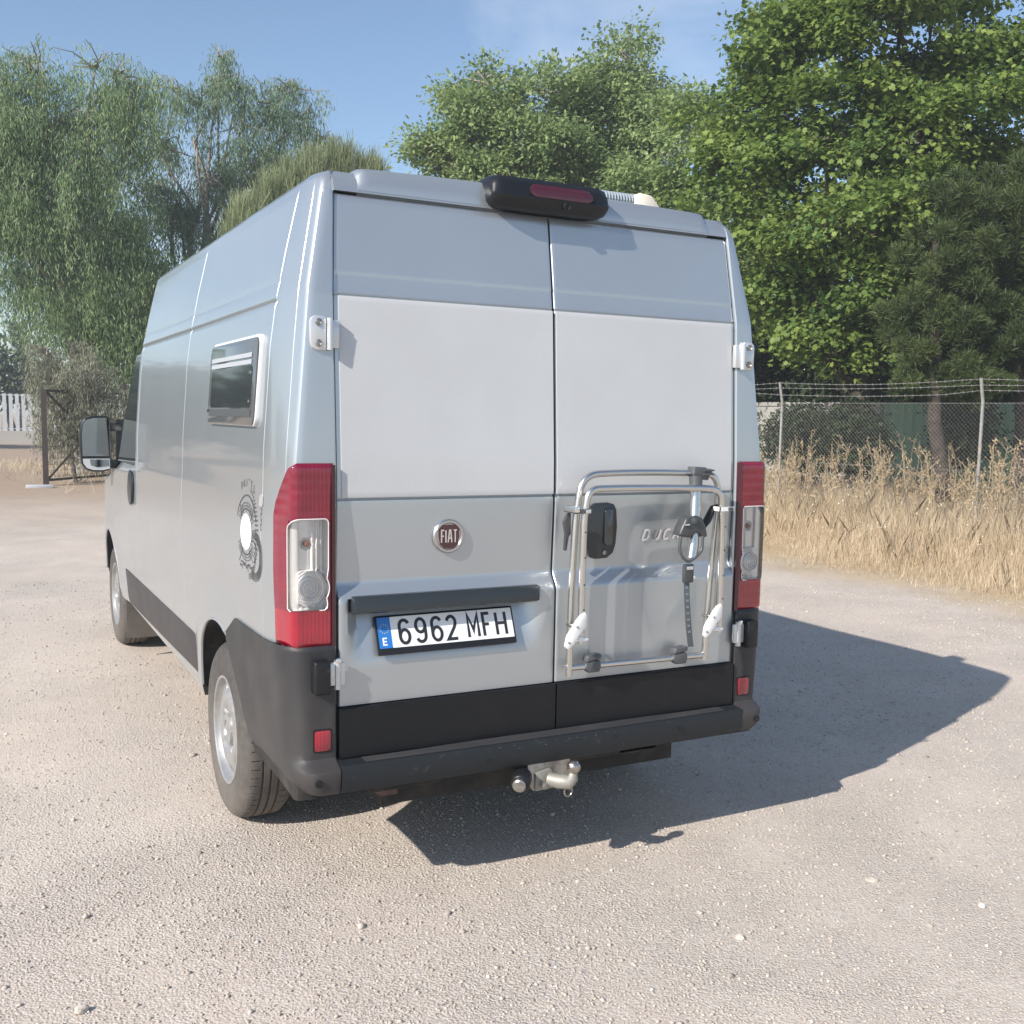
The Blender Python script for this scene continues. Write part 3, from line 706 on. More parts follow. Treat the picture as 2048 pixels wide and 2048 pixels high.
# ------------------------------------------------------------------ tail lights
def corner_pt(t, z, off, s):
    """t: 0 at the door edge ... along the rear face, round the crease, onto the flank (metres)"""
    c = float(wc(z)); y0 = float(yr(z)); d = .825; L1 = c-.014-d
    if t < L1: p = (d+t, y0-off)
    elif t < L1+.03:
        a = (t-L1)/.03*R(72); p = (c-.014+(.015+off)*math.sin(a), y0+.015-(.015+off)*math.cos(a))
    else:
        q = t-L1-.03; x1 = float(xs(z)); k = (.25-y0-.022); u = min(1, (q)/k+.0)
        p = (c+.001+(x1-c-.001)*(1-(1-u)**1.6)+off, y0+.013+k*u)
    return (s*p[0], p[1], z)
def tail_light(s):
    off = .014
    def tmax(z): return float(np.interp(z, [.9,1.33,1.37,1.42,1.47,1.490,1.504], [.255,.262,.250,.215,.172,.150,.120]))
    zl = np.unique(np.concatenate([np.linspace(.908, 1.5, 130), [1.497,1.503]]))
    us = np.linspace(0, 1, 84)
    OUT = arc(.034,1.313,.013,.013,180,90,4)+arc(.112,1.288,.038,.038,90,0,7)+[(.150,1.20),(.150,1.10),(.150,1.036)]+[(.142,1.030),(.034,1.030),(.026,1.038),(.024,1.052)]+arc(.078,1.102,.060,.060,212,150,8)+[(.024,1.148),(.0215,1.165)]
    def clear(t, z):
        c_ = False; n_ = len(OUT)
        for a_ in range(n_):
            (t0, z0), (t1, z1_) = OUT[a_], OUT[a_-1]
            if (z0 > z) != (z1_ > z) and t < (t1-t0)*(z-z0)/(z1_-z0)+t0: c_ = not c_
        return c_
    P = np.array([[corner_pt(u*tmax(z), z, off*(.25+.75*min(1, min(u, 1-u)*18, (z-.9055)*60, (1.506-z)*60)), s) for u in us] for z in zl])
    sk = np.zeros((len(zl), len(us)), bool); bot = np.zeros_like(sk)
    for i in range(len(zl)-1):
        for j in range(len(us)-1):
            zz = (zl[i]+zl[i+1])/2; t = (us[j]+us[j+1])/2*tmax(zz); sk[i, j] = clear(t, zz)
    b = MB(); b.grid(P, skip=sk)
    # lower third is a brighter reflector
    for k, f in enumerate(b.f):
        z = np.mean([b.v[i][2] for i in f]); b.m[k] = 1 if z < 1.028 else 0
    # rim towards the body
    ring = [P[0, j] for j in range(len(us))]
    o = b.build('tail_light', [REDL, REDLB], van, smooth=40)
    # moulded ribs inside the red lens (raised vertical flutes)
    # reflector housing behind the clear window
    z1 = np.linspace(1.0265, 1.3285, 110); u1 = np.linspace(.0165, .1515, 64); Q = np.zeros((110, 64, 3))
    for i, z in enumerate(z1):
        for j, t in enumerate(u1):
            dep = -.022
            if z > 1.158:   # upper chamber: vertical flutes on the inner half, bulb hole
                dep = -.026+.006*math.sin((t)*math.pi/.0075)*(t < .075)+.010*sstep(.11,.15,t)
                r = math.hypot(t-.082, z-1.243); dep -= .014*sstep(.022,.012,r)
            else:           # lower chamber: stepped round bowl
                r = math.hypot(t-.080, z-1.102)
                dep = -.010+.0105*math.cos(min(1, r/.060)*1.57)+.0018*math.sin(r*2*math.pi/.0095) if r < .060 else -.022+.006*math.sin(t*260)*math.sin(z*220)
            w = min(t-.0165, .1515-t, z-1.0265, 1.3285-z)
            q_ = min(1, max(0, w)/.009); dep = dep*q_+.0135*(1-q_)
            Q[i, j] = corner_pt(t, z, dep, s)
    MB().grid(Q).build('reflector', SATIN, o, smooth=60)
    cx = corner_pt(.080, 1.102, .0015, s)
    rb = MB()
    for rr in (.013, .024, .035): rb.lathe([(rr,-.004),(rr,.003),(rr-.003,.004),(rr-.003,-.004)], cx, (0,-1,0), 28, cap=False)
    rb.build('reverse_lamp_rings', SATIN, o)
    MB().lathe([(.011,0),(.010,.006),(.0,.009)], corner_pt(.082,1.243,-.030,s), (0,-1,0), 14, cap=False).build('bulb', mat('bulb_amber', (.30,.16,.11), .2), o)
    z2 = np.linspace(1.0275, 1.3275, 24); u2 = np.linspace(.0165, .1505, 20)
    C = np.array([[corner_pt(t, z, .0125+.004*min(1, min(t-.0165, .1505-t, z-1.0275, 1.3275-z)/.008), s) for t in u2] for z in z2])
    MB().grid(C).build('clear_lens', CLEAR, o, smooth=60)
    # pale lens frame
    fr = [corner_pt(t, z, .0158, s) for t, z in OUT]
    MB().tube(fr, .0018, 6, closed=True).build('lens_frame', SATIN, o)
    # black inner seal along the door edge
    zz = np.linspace(.908, 1.498, 12)
    MB().slab(np.array([[corner_pt(-.004, z, .012, s), corner_pt(.010, z, .0165, s)] for z in zz]), (0, .02, 0)).build('lamp_seal', DRED, o, smooth=40)
def lensmat(name, base, nm):
    m = base.copy(); m.name = name; n = m.node_tree; b = n.nodes['Principled BSDF']
    g = n.nodes.new('ShaderNodeNewGeometry'); s = n.nodes.new('ShaderNodeSeparateXYZ'); n.links.new(g.outputs['Position'], s.inputs[0])
    def sine(o, p):
        a = n.nodes.new('ShaderNodeMath'); a.operation = 'MULTIPLY'; a.inputs[1].default_value = 2*math.pi/p; c = n.nodes.new('ShaderNodeMath'); c.operation = 'SINE'
        n.links.new(o, a.inputs[0]); n.links.new(a.outputs[0], c.inputs[0]); return c.outputs[0]
    ad = n.nodes.new('ShaderNodeMath'); n.links.new(sine(s.outputs['X'], .0130), ad.inputs[0]); n.links.new(sine(s.outputs['Z'], .034), ad.inputs[1])
    u = n.nodes.new('ShaderNodeBump'); u.inputs['Strength'].default_value = .22; u.inputs['Distance'].default_value = .0012; n.links.new(ad.outputs[0], u.inputs['Height'])
    n.links.new(u.outputs['Normal'], b.inputs['Normal'])
    no = n.nodes.new('ShaderNodeTexNoise'); no.inputs['Scale'].default_value = 16; n.links.new(g.outputs['Position'], no.inputs['Vector'])
    x = n.nodes.new('ShaderNodeMix'); x.data_type = 'RGBA'; c = b.inputs['Base Color'].default_value
    x.inputs['A'].default_value = (c[0]*.72, c[1], c[2], 1); x.inputs['B'].default_value = (min(1, c[0]*1.35), c[1]*1.6, c[2]*1.5, 1)
    n.links.new(no.outputs['Fac'], x.inputs['Factor']); n.links.new(x.outputs['Result'], b.inputs['Base Color'])
    return m
REDL = lensmat('fluted_red_lens', RED, 1); REDLB = lensmat('fluted_bright_red_lens', REDB, 1)
tail_light(-1); tail_light(1)

# ------------------------------------------------------------------ rear bumper
def bumper():
    root = None
    # centre beam with ribbed step
    pr = [(.03,.530),(-.012,.531),(-.070,.528),(-.081,.5245),(-.0855,.516),(-.084,.446),(-.077,.434),(-.060,.4285),(.03,.432)]
    xs_ = np.concatenate([[-.822,-.819], np.linspace(-.8,.8,17), [.819,.822]])
    P = np.array([[(x, y-.010*(1-(x/.82)**2)*(y < -.02), z) for y, z in pr] for x in xs_])
    b = MB(); b.grid(P, closed=True); n = P.shape[1]; b.f += [tuple(range(n)), tuple(range(len(b.v)-n, len(b.v)))[::-1]]; b.m += [0, 0]
    root = b.build('rear_bumper', CLADB, van, smooth=38)
    for k in range(5):
        y = -.070+k*.0115
        MB().tube([(x, y-.010*(1-(x/.82)**2)+.002, .5285+.0005*k) for x in np.linspace(-.74, .74, 15)], .0026, 5).build('step_rib', PLASTIC, root)
    for x, z in ((-.30,.478),(.22,.495),(.52,.486)): MB().lathe([(.009,0),(.009,.003),(.006,.004)], (x, -.092, z), (0,-1,0), 12).build('parking_sensor', BLACK, root)
    arch_y = lambda z: float(np.interp(z, [.425,.46,.52,.55,.60,.65,.70,.735,.77,.80,.815,.85,.880,.8885,.892,.900,.906,.913], [.44,.525,.572,.596,.632,.667,.708,.737,.775,.80,.805,.750,.702,.685,.36,.17,.10,.09]))
    for s in (-1, 1):
        zl = [.428,.434,.45,.48,.500,.512,.520,.528,.540,.56,.60,.65,.70,.75,.79,.82,.85,.872,.882,.8885,.892,.896,.900,.906,.912]
        rows = []
        for z in zl:
            yb = float(np.interp(z, [.428,.44,.50,.514,.524,.538,.90,.912], [-.060,-.074,-.084,-.080,-.045,-.024,-.020,-.012]))
            ic = float(np.interp(z, [.428,.45,.53,.60,.9], [.905,.925,.935,.938,.940])); xo = float(side_x(.12, z))+.010-.02*float(sstep(.47,.428,z))
            r = [(-.8255, yb), (-.829, yb-.001)]+[(-x, yb) for x in np.linspace(.85, ic-.03, 4)]
            # round corner to flank
            x0, x1, ye = ic-.03, xo, .10
            for a in np.linspace(10, 90, 9):
                ca, sa = math.cos(R(a)), math.sin(R(a)); r.append((-(x0+(x1-x0)*sa**.75), yb+(ye-yb)*(1-ca)**.8*.95))
            rows.append([(s*-x, y, z) for x, y in r])
        b = MB(); b.slab(np.array([[(-p[0], p[1], p[2]) for p in r] for r in rows]), (s*-.0*1, .016, 0))
        c = b.build('bumper_corner', PLASTIC, root, smooth=40)
        # flank piece running to the wheel opening
        rows = []
        for z in zl:
            y1 = max(arch_y(z), .105); rows.append([(s*(float(side_x(y, z))+.009-.02*float(sstep(.47,.428,z))), y, z) for y in [.098]+list(np.linspace(.103, y1-.004, 12))+[y1]])
        R_ = np.array(rows); R_[:, -1, 0] -= s*.006
        MB().slab(R_, (-s*.018, 0, 0)).build('bumper_flank', PLASTIC, root, smooth=40)
        a, d = sorted((s*.844, s*.897))
        m_ = MB().prism([(x, -.0225, z) for x, z in rrect(a-.004, d+.004, .563, .639, .006, 3)], (0,-.003,0)).build('reflector_bezel', BLACK, root, smooth=0)
        MB().prism([(x, -.0257, z) for x, z in rrect(a, d, .567, .635, .007, 3)], (0,-.004,0)).build('red_reflector', REDLB, m_, bevel=.001)
        MB().lathe([(.013,0),(.013,.004),(.009,.005)], (s*.90,-.083,.478), (0,-1,0), 14).build('parking_sensor', BLACK, root)
CLADB = mat('bumper_plastic', (.015,.018,.021), .5, spec=.35, bump=(500,.2,.001), noise=(26, (.05,.053,.056), .60, .80))
bumper()

# ------------------------------------------------------------------ tow bar
def scuffs():
    g = np.random.default_rng(4); n = 16
    b = MB()
    for _ in range(n):
        x = g.choice([g.normal(.03, .10), g.normal(.08, .18)]); z = .5165-abs(g.normal(0, .006)); w = g.uniform(.004, .016); h = g.uniform(.001, .003)
        y = -.0862-.010*(1-(x/.82)**2)-.0006; q = g.normal(0, .0012)
        b.add([(x, y, z), (x+w, y, z+q), (x+w*.9, y, z+q+h), (x+w*.3, y, z+h*1.3)], [(0, 1, 2, 3)])
    o = b.build('bumper_scuffs', SCUFF, van, smooth=0, flip=False); o['kind'] = 'stuff'
SCUFF = mat('scuffed_plastic', (.10,.105,.11), .6)
scuffs()
def towbar():
    root = MB().beam((-.70,.03,.425),(.47,.03,.425),.07,.07).build('tow_bar', DARK, van, bevel=.004)
    MB().prism([(-.70,.0,.40),(-.60,.0,.40),(-.60,.0,.372),(-.655,.0,.372)], (0,.08,0)).build('chassis_bracket', STEELR, root)
    MB().box(.30,.475,-.005,.004,.385,.455).build('end_plate', DARK, root, bevel=.002)
    MB().prism([(-.135,-.075,.44),(.04,-.075,.445),(.04,-.075,.345),(-.11,-.075,.330),(-.135,-.075,.36)], (0,.012,0)).build('hitch_plate', STEEL, root, bevel=.003)
    MB().beam((-.05,-.064,.40),(-.05,.03,.41),.06,.06).build('hitch_bracket', DARK, root)
    # swan neck: flange, neck, ball
    o = MB().prism([(-.108,-.088,.400),(-.05,-.088,.412),(-.03,-.088,.39),(-.03,-.088,.335),(-.108,-.088,.332)], (0,.0125,0)).build('tow_flange', CASTS, root, bevel=.004)
    MB().lathe([(.014,0),(.014,.012),(.008,.014)], (-.083,-.101,.357), (0,-1,0), 6).build('flange_bolt', STEEL, o)
    MB().tube([(-.06,-.095,.375),(-.035,-.125,.372),(-.008,-.15,.374),(.006,-.155,.388),(.0075,-.155,.408)], [.024,.027,.028,.020,.0135], 14).build('tow_neck', CASTS, root, smooth=60)
    pr = [(.0125,-.03)]+[(.0255*math.cos(R(a)), .0255*math.sin(R(a))) for a in range(-60, 85, 12)]+[(.010,.0252)]
    MB().lathe(pr, (.0075,-.155,.428), (0,0,1), 24).build('tow_ball', STEELB, root, smooth=60)
    MB().tube([(-.004+.016*math.cos(R(a)), -.14, .335+.018*math.sin(R(a))) for a in range(150, 400, 20)], .0035, 6).build('breakaway_ring', STEEL, root)
    s = MB().lathe([(.034,.0),(.036,.02),(.036,.055),(.030,.066),(.0,.066)], (-.155,-.075,.395), (-.55,-.75,-.15), 22).build('trailer_socket', BLACK, root, bevel=.003)
    MB().lathe([(.024,.0),(.024,.012),(.018,.016)], (-.195,-.128,.385), (-.55,-.75,-.15), 18).build('socket_cap', STEEL, s)
    MB().box(.058,.112,-.009,-.0055,.405,.43).build('paper_tag', WHITEPANEL, root, smooth=0)
STEELB = mat('greased_steel', (.50,.46,.42), .26, .95, noise=(30,(.28,.24,.2),.4,.75))
STEELR = mat('rusty_steel', (.16,.10,.075), .8, noise=(20,(.09,.05,.04),.4,.7))
CASTS = mat('cast_grey', (.27,.26,.235), .55, .35, noise=(14,(.36,.34,.30),.4,.7))
towbar()
# underbody and exhaust stub so the underside is not hollow
MB().box(-.62,.62,.10,5.2,.30,.405).build('underbody', DARK, van, smooth=0)
for y_ in (WY, FY): MB().beam((-.76,y_,.35),(.76,y_,.35),.09,.09).build('axle', DARK, van, smooth=0)
MB().box(-.80,.80,.45,.56,.34,.41).build('cross_member', DARK, van, smooth=0)

# ------------------------------------------------------------------ wheels
def make_wheel(y, s):
    root = bpy.data.objects.new('wheel', None)
    return root
def wheel_meshes():
    # tyre: axis along x, outer face towards -x at x=0, centre at origin
    Rr, rb, W = .362, .215, .205
    prof = [(rb-.002,.020,0),(rb+.004,.006,0),(rb+.018,-.001,0),(rb+.05,-.006,0),(rb+.085,-.006,0),(rb+.105,-.003,0),(rb+.122,.006,0),(rb+.134,.016,0),(Rr-.006,.026,0),(Rr-.002,.034,1),(Rr,.047,1),
            (Rr,.066,0),(Rr-.009,.068,0),(Rr-.009,.074,0),(Rr,.076,0),(Rr+.001,.098,0),(Rr-.009,.100,0),(Rr-.009,.106,0),(Rr+.001,.108,0),(Rr,.130,0),(Rr-.009,.132,0),(Rr-.009,.138,0),(Rr,.140,0),
            (Rr,.160,1),(Rr-.002,.172,1),(Rr-.006,.180,0),(rb+.12,.202,0),(rb+.06,.212,0),(rb,.190,0)]
    ang = []
    for k in range(60):
        a = 2*math.pi*k/60; ang += [(a, 0), (a+2*math.pi/60*.80, 0), (a+2*math.pi/60*.84, 1), (a+2*math.pi/60*.96, 1)]
    P = np.array([[( x, (r-.006*sl*gr)*math.cos(a), (r-.006*sl*gr)*math.sin(a)) for a, gr in ang] for r, x, sl in prof])
    t = MB(); t.grid(P, closed=True)
    # steel disc as polar heightfield: rim lip, well, slotted disc, hub
    rr = [.226,.222,.216,.211,.206,.201,.195,.188,.181,.174,.167,.160,.152,.144,.135,.125,.112,.100,.090,.078,.066,.064,.052,.040,.036,.02,.0005]
    dep= {.226:.012,.222:.001,.216:.000,.211:.004,.206:.022,.201:.030,.195:.032,.188:.030,.181:.027,.174:.024,.167:.021,.160:.018,.152:.015,.144:.012,.135:.010,.125:.009,.112:.010,.100:.016,.090:.024,.078:.027,.066:.026,.064:.010,.052:.006,.040:.006,.036:.012,.02:.010,.0005:.010}
    A = np.linspace(0, 2*math.pi, 161)[:-1]; Q = np.zeros((len(rr), 160, 3))
    for i, r in enumerate(rr):
        for j, a in enumerate(A):
            h = dep[r]
            ph = (a*12/(2*math.pi)) % 1-.5
            if .150 < r < .192:
                q = max(0, 1-(ph/.30)**2-((r-.174)/.024)**2); h += .014*q**.5
            if .070 < r < .105:
                p5 = (a*5/(2*math.pi)) % 1-.5; h -= .012*max(0, 1-(math.hypot(p5*2*math.pi/5*.088, r-.088)/.013)**4)
            Q[i, j] = (h, r*math.cos(a), r*math.sin(a))
    sk = np.zeros((len(rr), 160), bool)
    for i in range(len(rr)-1):
        for j in range(160):
            ph = ((A[j]+.0196)*12/(2*math.pi)) % 1-.5; r = (rr[i]+rr[i+1])/2
            sk[i, j] = (ph/.21)**2+((r-.174)/.017)**2 < 1
    d = MB(); d.grid(Q, closed=True, skip=sk)
    bk = MB().lathe([(.210,.05),(.205,.10),(.12,.11),(.02,.11)], (0,0,0), (1,0,0), 24)
    return t, d, bk
_t, _d, _bk = wheel_meshes()
def proto(b, m):
    me = bpy.data.meshes.new('wheel_part'); me.from_pydata(b.v, [], b.f); me.materials.append(m)
    bm = bmesh.new(); bm.from_mesh(me); bmesh.ops.recalc_face_normals(bm, faces=bm.faces); bm.to_mesh(me); bm.free()
    me.polygons.foreach_set('use_smooth', [True]*len(me.polygons)); me.set_sharp_from_angle(angle=R(35)); return me
TY, RI, BR = proto(_t, RUBBER), proto(_d, RIM), proto(_bk, DARK)
for s in (-1, 1):
    for wy in (WY, FY):
        w = bpy.data.objects.new('wheel', TY); COL.objects.link(w); w.parent = van
        w.location = (s*TYR_X, wy-2.3, WZ+.006); w.rotation_euler = (R(17*(wy > 2)), 0, 0 if s < 0 else math.pi)
        for nme, me in (('wheel_disc', RI), ('brake_drum', BR)):
            c = bpy.data.objects.new(nme, me); COL.objects.link(c); c.parent = w
        if s < 0 and wy > 2: pass
# mud flap behind the front wheel
MB().box(-.955,-.74,4.10,4.112,.135,.45).build('mud_flap', RUBBER, van, smooth=0)

# ------------------------------------------------------------------ side trim, window, mirror, decal
def side_parts():
    # rubbing strip between the wheels
    rows = []
    for y in np.linspace(1.575, 3.99, 22):
        e = min(1, (y-1.57)/.05, (3.995-y)/.08)
        zt = float(np.interp(y, [1.57,3.99], [.655,.632])); zb = float(np.interp(y, [1.57,3.99], [.475,.405]))
        zz = np.linspace(zb, zt, 7)
        rows.append([(-(float(side_x(y, z))+.012*e*min(1, min(z-zb, zt-z)/.02+.35)), y, z) for z in zz])
    MB().slab(np.array(rows), (.016, 0, 0)).build('side_moulding', PLASTIC, van, smooth=40)
    # hinged side window
    def S(y, z, k): return surf(y, z, k)
    y0, y1, z0, z1 = .365, 1.150, 1.612, 1.930
    def sl(b, ya, yb, za, zb, k, th, r=.03, m=0):
        pts = rrect(ya, yb, za, zb, r, 5); b.prism([(-(float(np.interp(z, ZS, XS))+k), y, z) for y, z in pts], (th, 0, 0), m); return b
    w = sl(MB(), y0, y1, z0, z1, .013, .025, .035).build('side_window', WHITEPL2, van, bevel=.003)
    sl(MB(), y0+.010, y1-.004, z0+.003, z1-.010, .0185, .0050, .032).build('window_pane', TINT, w, bevel=.002)
    sl(MB(), y0+.06, y1-.05, z0+.065, z1-.105, .0196, .001, .02).build('inner_glass', GLASS, w, smooth=0)
    for z in (1.862, 1.838): sl(MB(), y0+.075, y1-.04, z-.009, z+.007, .0202, .0014, .004).build('blind_strip', BLIND, w, smooth=0)
    sl(MB(), y0+.05, y1-.04, z0+.032, z0+.060, .0206, .002, .006).build('window_rail', GREYP, w, smooth=0)
    for y, z in ((y0+.09, 1.80), (y0+.10, 1.70), (y1-.02, 1.665)): sl(MB(), y-.012, y+.012, z-.006, z+.006, .0218, .003, .003).build('window_catch', CHROME, w, smooth=0)
    # cab door glass and pillars
    rows = []
    for z in np.linspace(1.335, 1.99, 9):
        rows.append([surf(y, z, .003) for y in np.linspace(3.27, 3.45+(2.0-z)*.9, 8)])
    MB().slab(np.array(rows), (.006, 0, 0)).build('cab_window', GLASS, van, smooth=40)
    rows = [[surf(3.232, z, .004), surf(3.268, z, .004)] for z in np.linspace(1.33, 1.995, 8)]
    MB().slab(np.array(rows), (.006, 0, 0)).build('door_pillar', SILVER, van, smooth=40)
    MB().prism([surf(y, z, .004) for y, z in arc(3.40,1.20,.085,.105,90,450,16)[:-1]], (-.014,0,0)).build('cab_door_handle', BLACK2, van, bevel=.004)
    # fuel flap
    MB().prism([surf(y, z, .001) for y, z in rrect(.255,.300,1.345,1.385,.008,3)], (-.002,0,0)).build('marker_plate', SATINW, van, smooth=0)
    # mirror
    o = []
    def mp(a, b_): return (a, b_)
    out = [(-1.012,1.258),(-1.06,1.246),(-1.12,1.247),(-1.165,1.262),(-1.192,1.30),(-1.198,1.38),(-1.196,1.50),(-1.186,1.572),(-1.165,1.604),(-1.12,1.618),(-1.05,1.622),(-1.014,1.617),(-1.004,1.58),(-1.002,1.30)]
    mr = MB().prism([(x, 4.30, z) for x, z in out], (0,.10,0)).build('door_mirror', BLACK, van, bevel=.010, seg=3)
    cen = Vector((-1.1,0,1.44))
    up = [(-1.018,1.352),(-1.185,1.352),(-1.187,1.50),(-1.178,1.565),(-1.158,1.593),(-1.11,1.606),(-1.03,1.609),(-1.018,1.59)]
    MB().prism([(x, 4.299, z) for x, z in up], (0,-.004,0)).build('mirror_glass', MIRR, mr, smooth=0)
    lo = [(-1.016,1.335),(-1.016,1.268),(-1.06,1.258),(-1.12,1.259),(-1.16,1.272),(-1.182,1.305),(-1.184,1.335)]
    MB().prism([(x, 4.299, z) for x, z in lo], (0,-.003,0)).build('lower_surround', SATINW, mr, smooth=0)
    lg = [(-1.02,1.330),(-1.02,1.285),(-1.10,1.278),(-1.135,1.292),(-1.142,1.330)]
    MB().prism([(x, 4.2955, z) for x, z in lg], (0,-.003,0)).build('wide_angle_glass', MIRR, mr, smooth=0)
    for z in (1.545,1.295): MB().beam((-1.02,4.35,z),(-.93,4.37,z),.05,.055).build('mirror_arm', BLACK, mr, bevel=.006)
    MB().beam((-.945,4.37,1.27),(-.935,4.37,1.60),.05,.02).build('mirror_foot', BLACK, mr)
WHITEPL2 = mat('window_rim', (.62,.63,.64), .35, coat=.2)
TINT = mat('tinted_acrylic', (.085,.092,.098), .12, coat=.3)
BLIND = mat('blind_white', (.36,.38,.41), .5)
side_parts()

def decal():
    f = lambda y, z, k=.0012: surf(y, z, k)
    w = .0042
    cy, cz = .480, 1.238
    root = MB().add([f(y, z, .0016) for y, z in arc(cy,cz,.082,.064,0,360,30)[:-1]], [tuple(range(30))]).build('compass_sticker', mat('sticker_white', (.82,.82,.81), .45), van, smooth=0, flip=False)
    b = MB()
    for r, rw in ((1.28,.006),(1.45,.003),(1.62,.003)):
        b.ribbon(arc(cy,cz,.082*r,.064*r,35,145,16), rw, f); b.ribbon(arc(cy,cz,.082*r,.064*r,215,325,16), rw, f)
    for k in range(24):
        a = R(k*15); 
        if k % 2 == 0 and (k*15 % 180) not in (0, 180):
            b.ribbon([(cy+.082*1.10*math.cos(a), cz+.064*1.10*math.sin(a)), (cy+.082*1.6*math.cos(a), cz+.064*1.6*math.sin(a))], .003, lambda y, z: f(y, z, .0009))
    b.ribbon(arc(cy,cz,.150,.130,20,160,20), .0055, f)
    b.ribbon([(cy-.11,cz+.10),(cy-.04,cz+.02),(cy+.05,cz-.07),(cy+.105,cz-.115)], .005, lambda y, z: f(y, z, .0007))
    b.ribbon([(cy+.10,cz+.09),(cy+.04,cz+.02)], .005, lambda y, z: f(y, z, .0006)); b.ribbon([(cy-.05,cz-.06),(cy-.10,cz-.10)], .005, lambda y, z: f(y, z, .0006))
    b.build('compass_rose', DECAL, root, smooth=0, flip=False)
    b = MB()      # dashed rim either side
    for k in range(26):
        a = R(105+k*6); r0, r1 = (1.0, 1.11)
        b.ribbon([(cy-.155*math.cos(a)*-1*r0, cz+.150*math.sin(a)*r0), (cy+.155*math.cos(a)*r1, cz+.150*math.sin(a)*r1-.006)], .0055, f)
    for k in range(14):
        a = R(-30+k*6.5)
        b.ribbon([(cy-.13*math.cos(a), cz+.14*math.sin(a)), (cy-.148*math.cos(a), cz+.15*math.sin(a)-.006)], .0055, f)
    b.build('dashed_rim', DECAL, root, smooth=0, flip=False)
    b = MB()      # breaking wave
    for r, wd_ in ((1.0,.006),(1.13,.0075),(1.27,.006),(1.40,.004)):
        b.ribbon(arc(cy-.115,1.165,.085*r,.062*r,75,290,20), wd_, f)
    b.ribbon(arc(cy-.10,1.178,.05,.038,40,250,14), .006, f)
    for k in range(7):
        x = cy-.10+k*.030; b.ribbon(arc(x,1.100+.007*(k%3),.017,.011,200,20+50*(k%2),8), .005, f)
        b.ribbon(arc(x-.01,1.116-.006*(k%2),.013,.010,160,-10,8), .0035, f)
    b.build('wave_motif', DECAL, root, smooth=0, flip=False)
    b = MB()      # arc of small lettering, not legible in the photograph
    sh = [[(-.4,.5),(0,-.5),(.4,.5)], [(-.4,-.5),(0,.5),(.4,-.5)], [(0,-.5),(0,.5)], [(-.4,.5),(.4,.5)], [(-.3,-.5),(-.3,.5),(.35,.5)], [(-.3,.5),(-.3,-.5),(.3,-.5)]]
    for k, q in enumerate(sh):
        y = cy+.092-k*.037; z = 1.412-.9*(y-cy)**2*1.8
        b.ribbon([(y-px_*.021, z+pz*.026) for px_, pz in q], .0048, f)
    for k in range(5): b.ribbon(arc(.268+.006*(k%2),1.345-k*.018,.007,.008,90,300 if k%2 else -120,8), .0045, f)
    b.build('sticker_lettering', DECAL, root, smooth=0, flip=False)['kind'] = 'stuff'
decal()

# front end, seen only from other positions
def front_parts():
    rows = []
    for z, y in ((1.42,4.93),(1.6,4.66),(1.8,4.37),(2.0,4.08)):
        w = .80-.10*(z-1.42); rows.append([(x*w, y-.36*abs(x)**2.4+.03, z) for x in np.linspace(-1, 1, 15)])
    MB().slab(np.array(rows), (0,-.05,-.03)).build('windscreen', GLASS, van, smooth=60)
    MB().box(-.78,.78,5.40,5.58,.36,.62).build('front_bumper', PLASTIC, van, bevel=.03, seg=3)
    for s in (-1,1): MB().prism([(s*.58,5.50,.86),(s*.84,5.38,.90),(s*.86,5.30,1.12),(s*.66,5.42,1.02)], (0,.03,0)).build('headlight', CLEAR2, van, bevel=.006)
CLEAR2 = mat('headlight_lens', (.55,.57,.58), .1, .6)
front_parts()

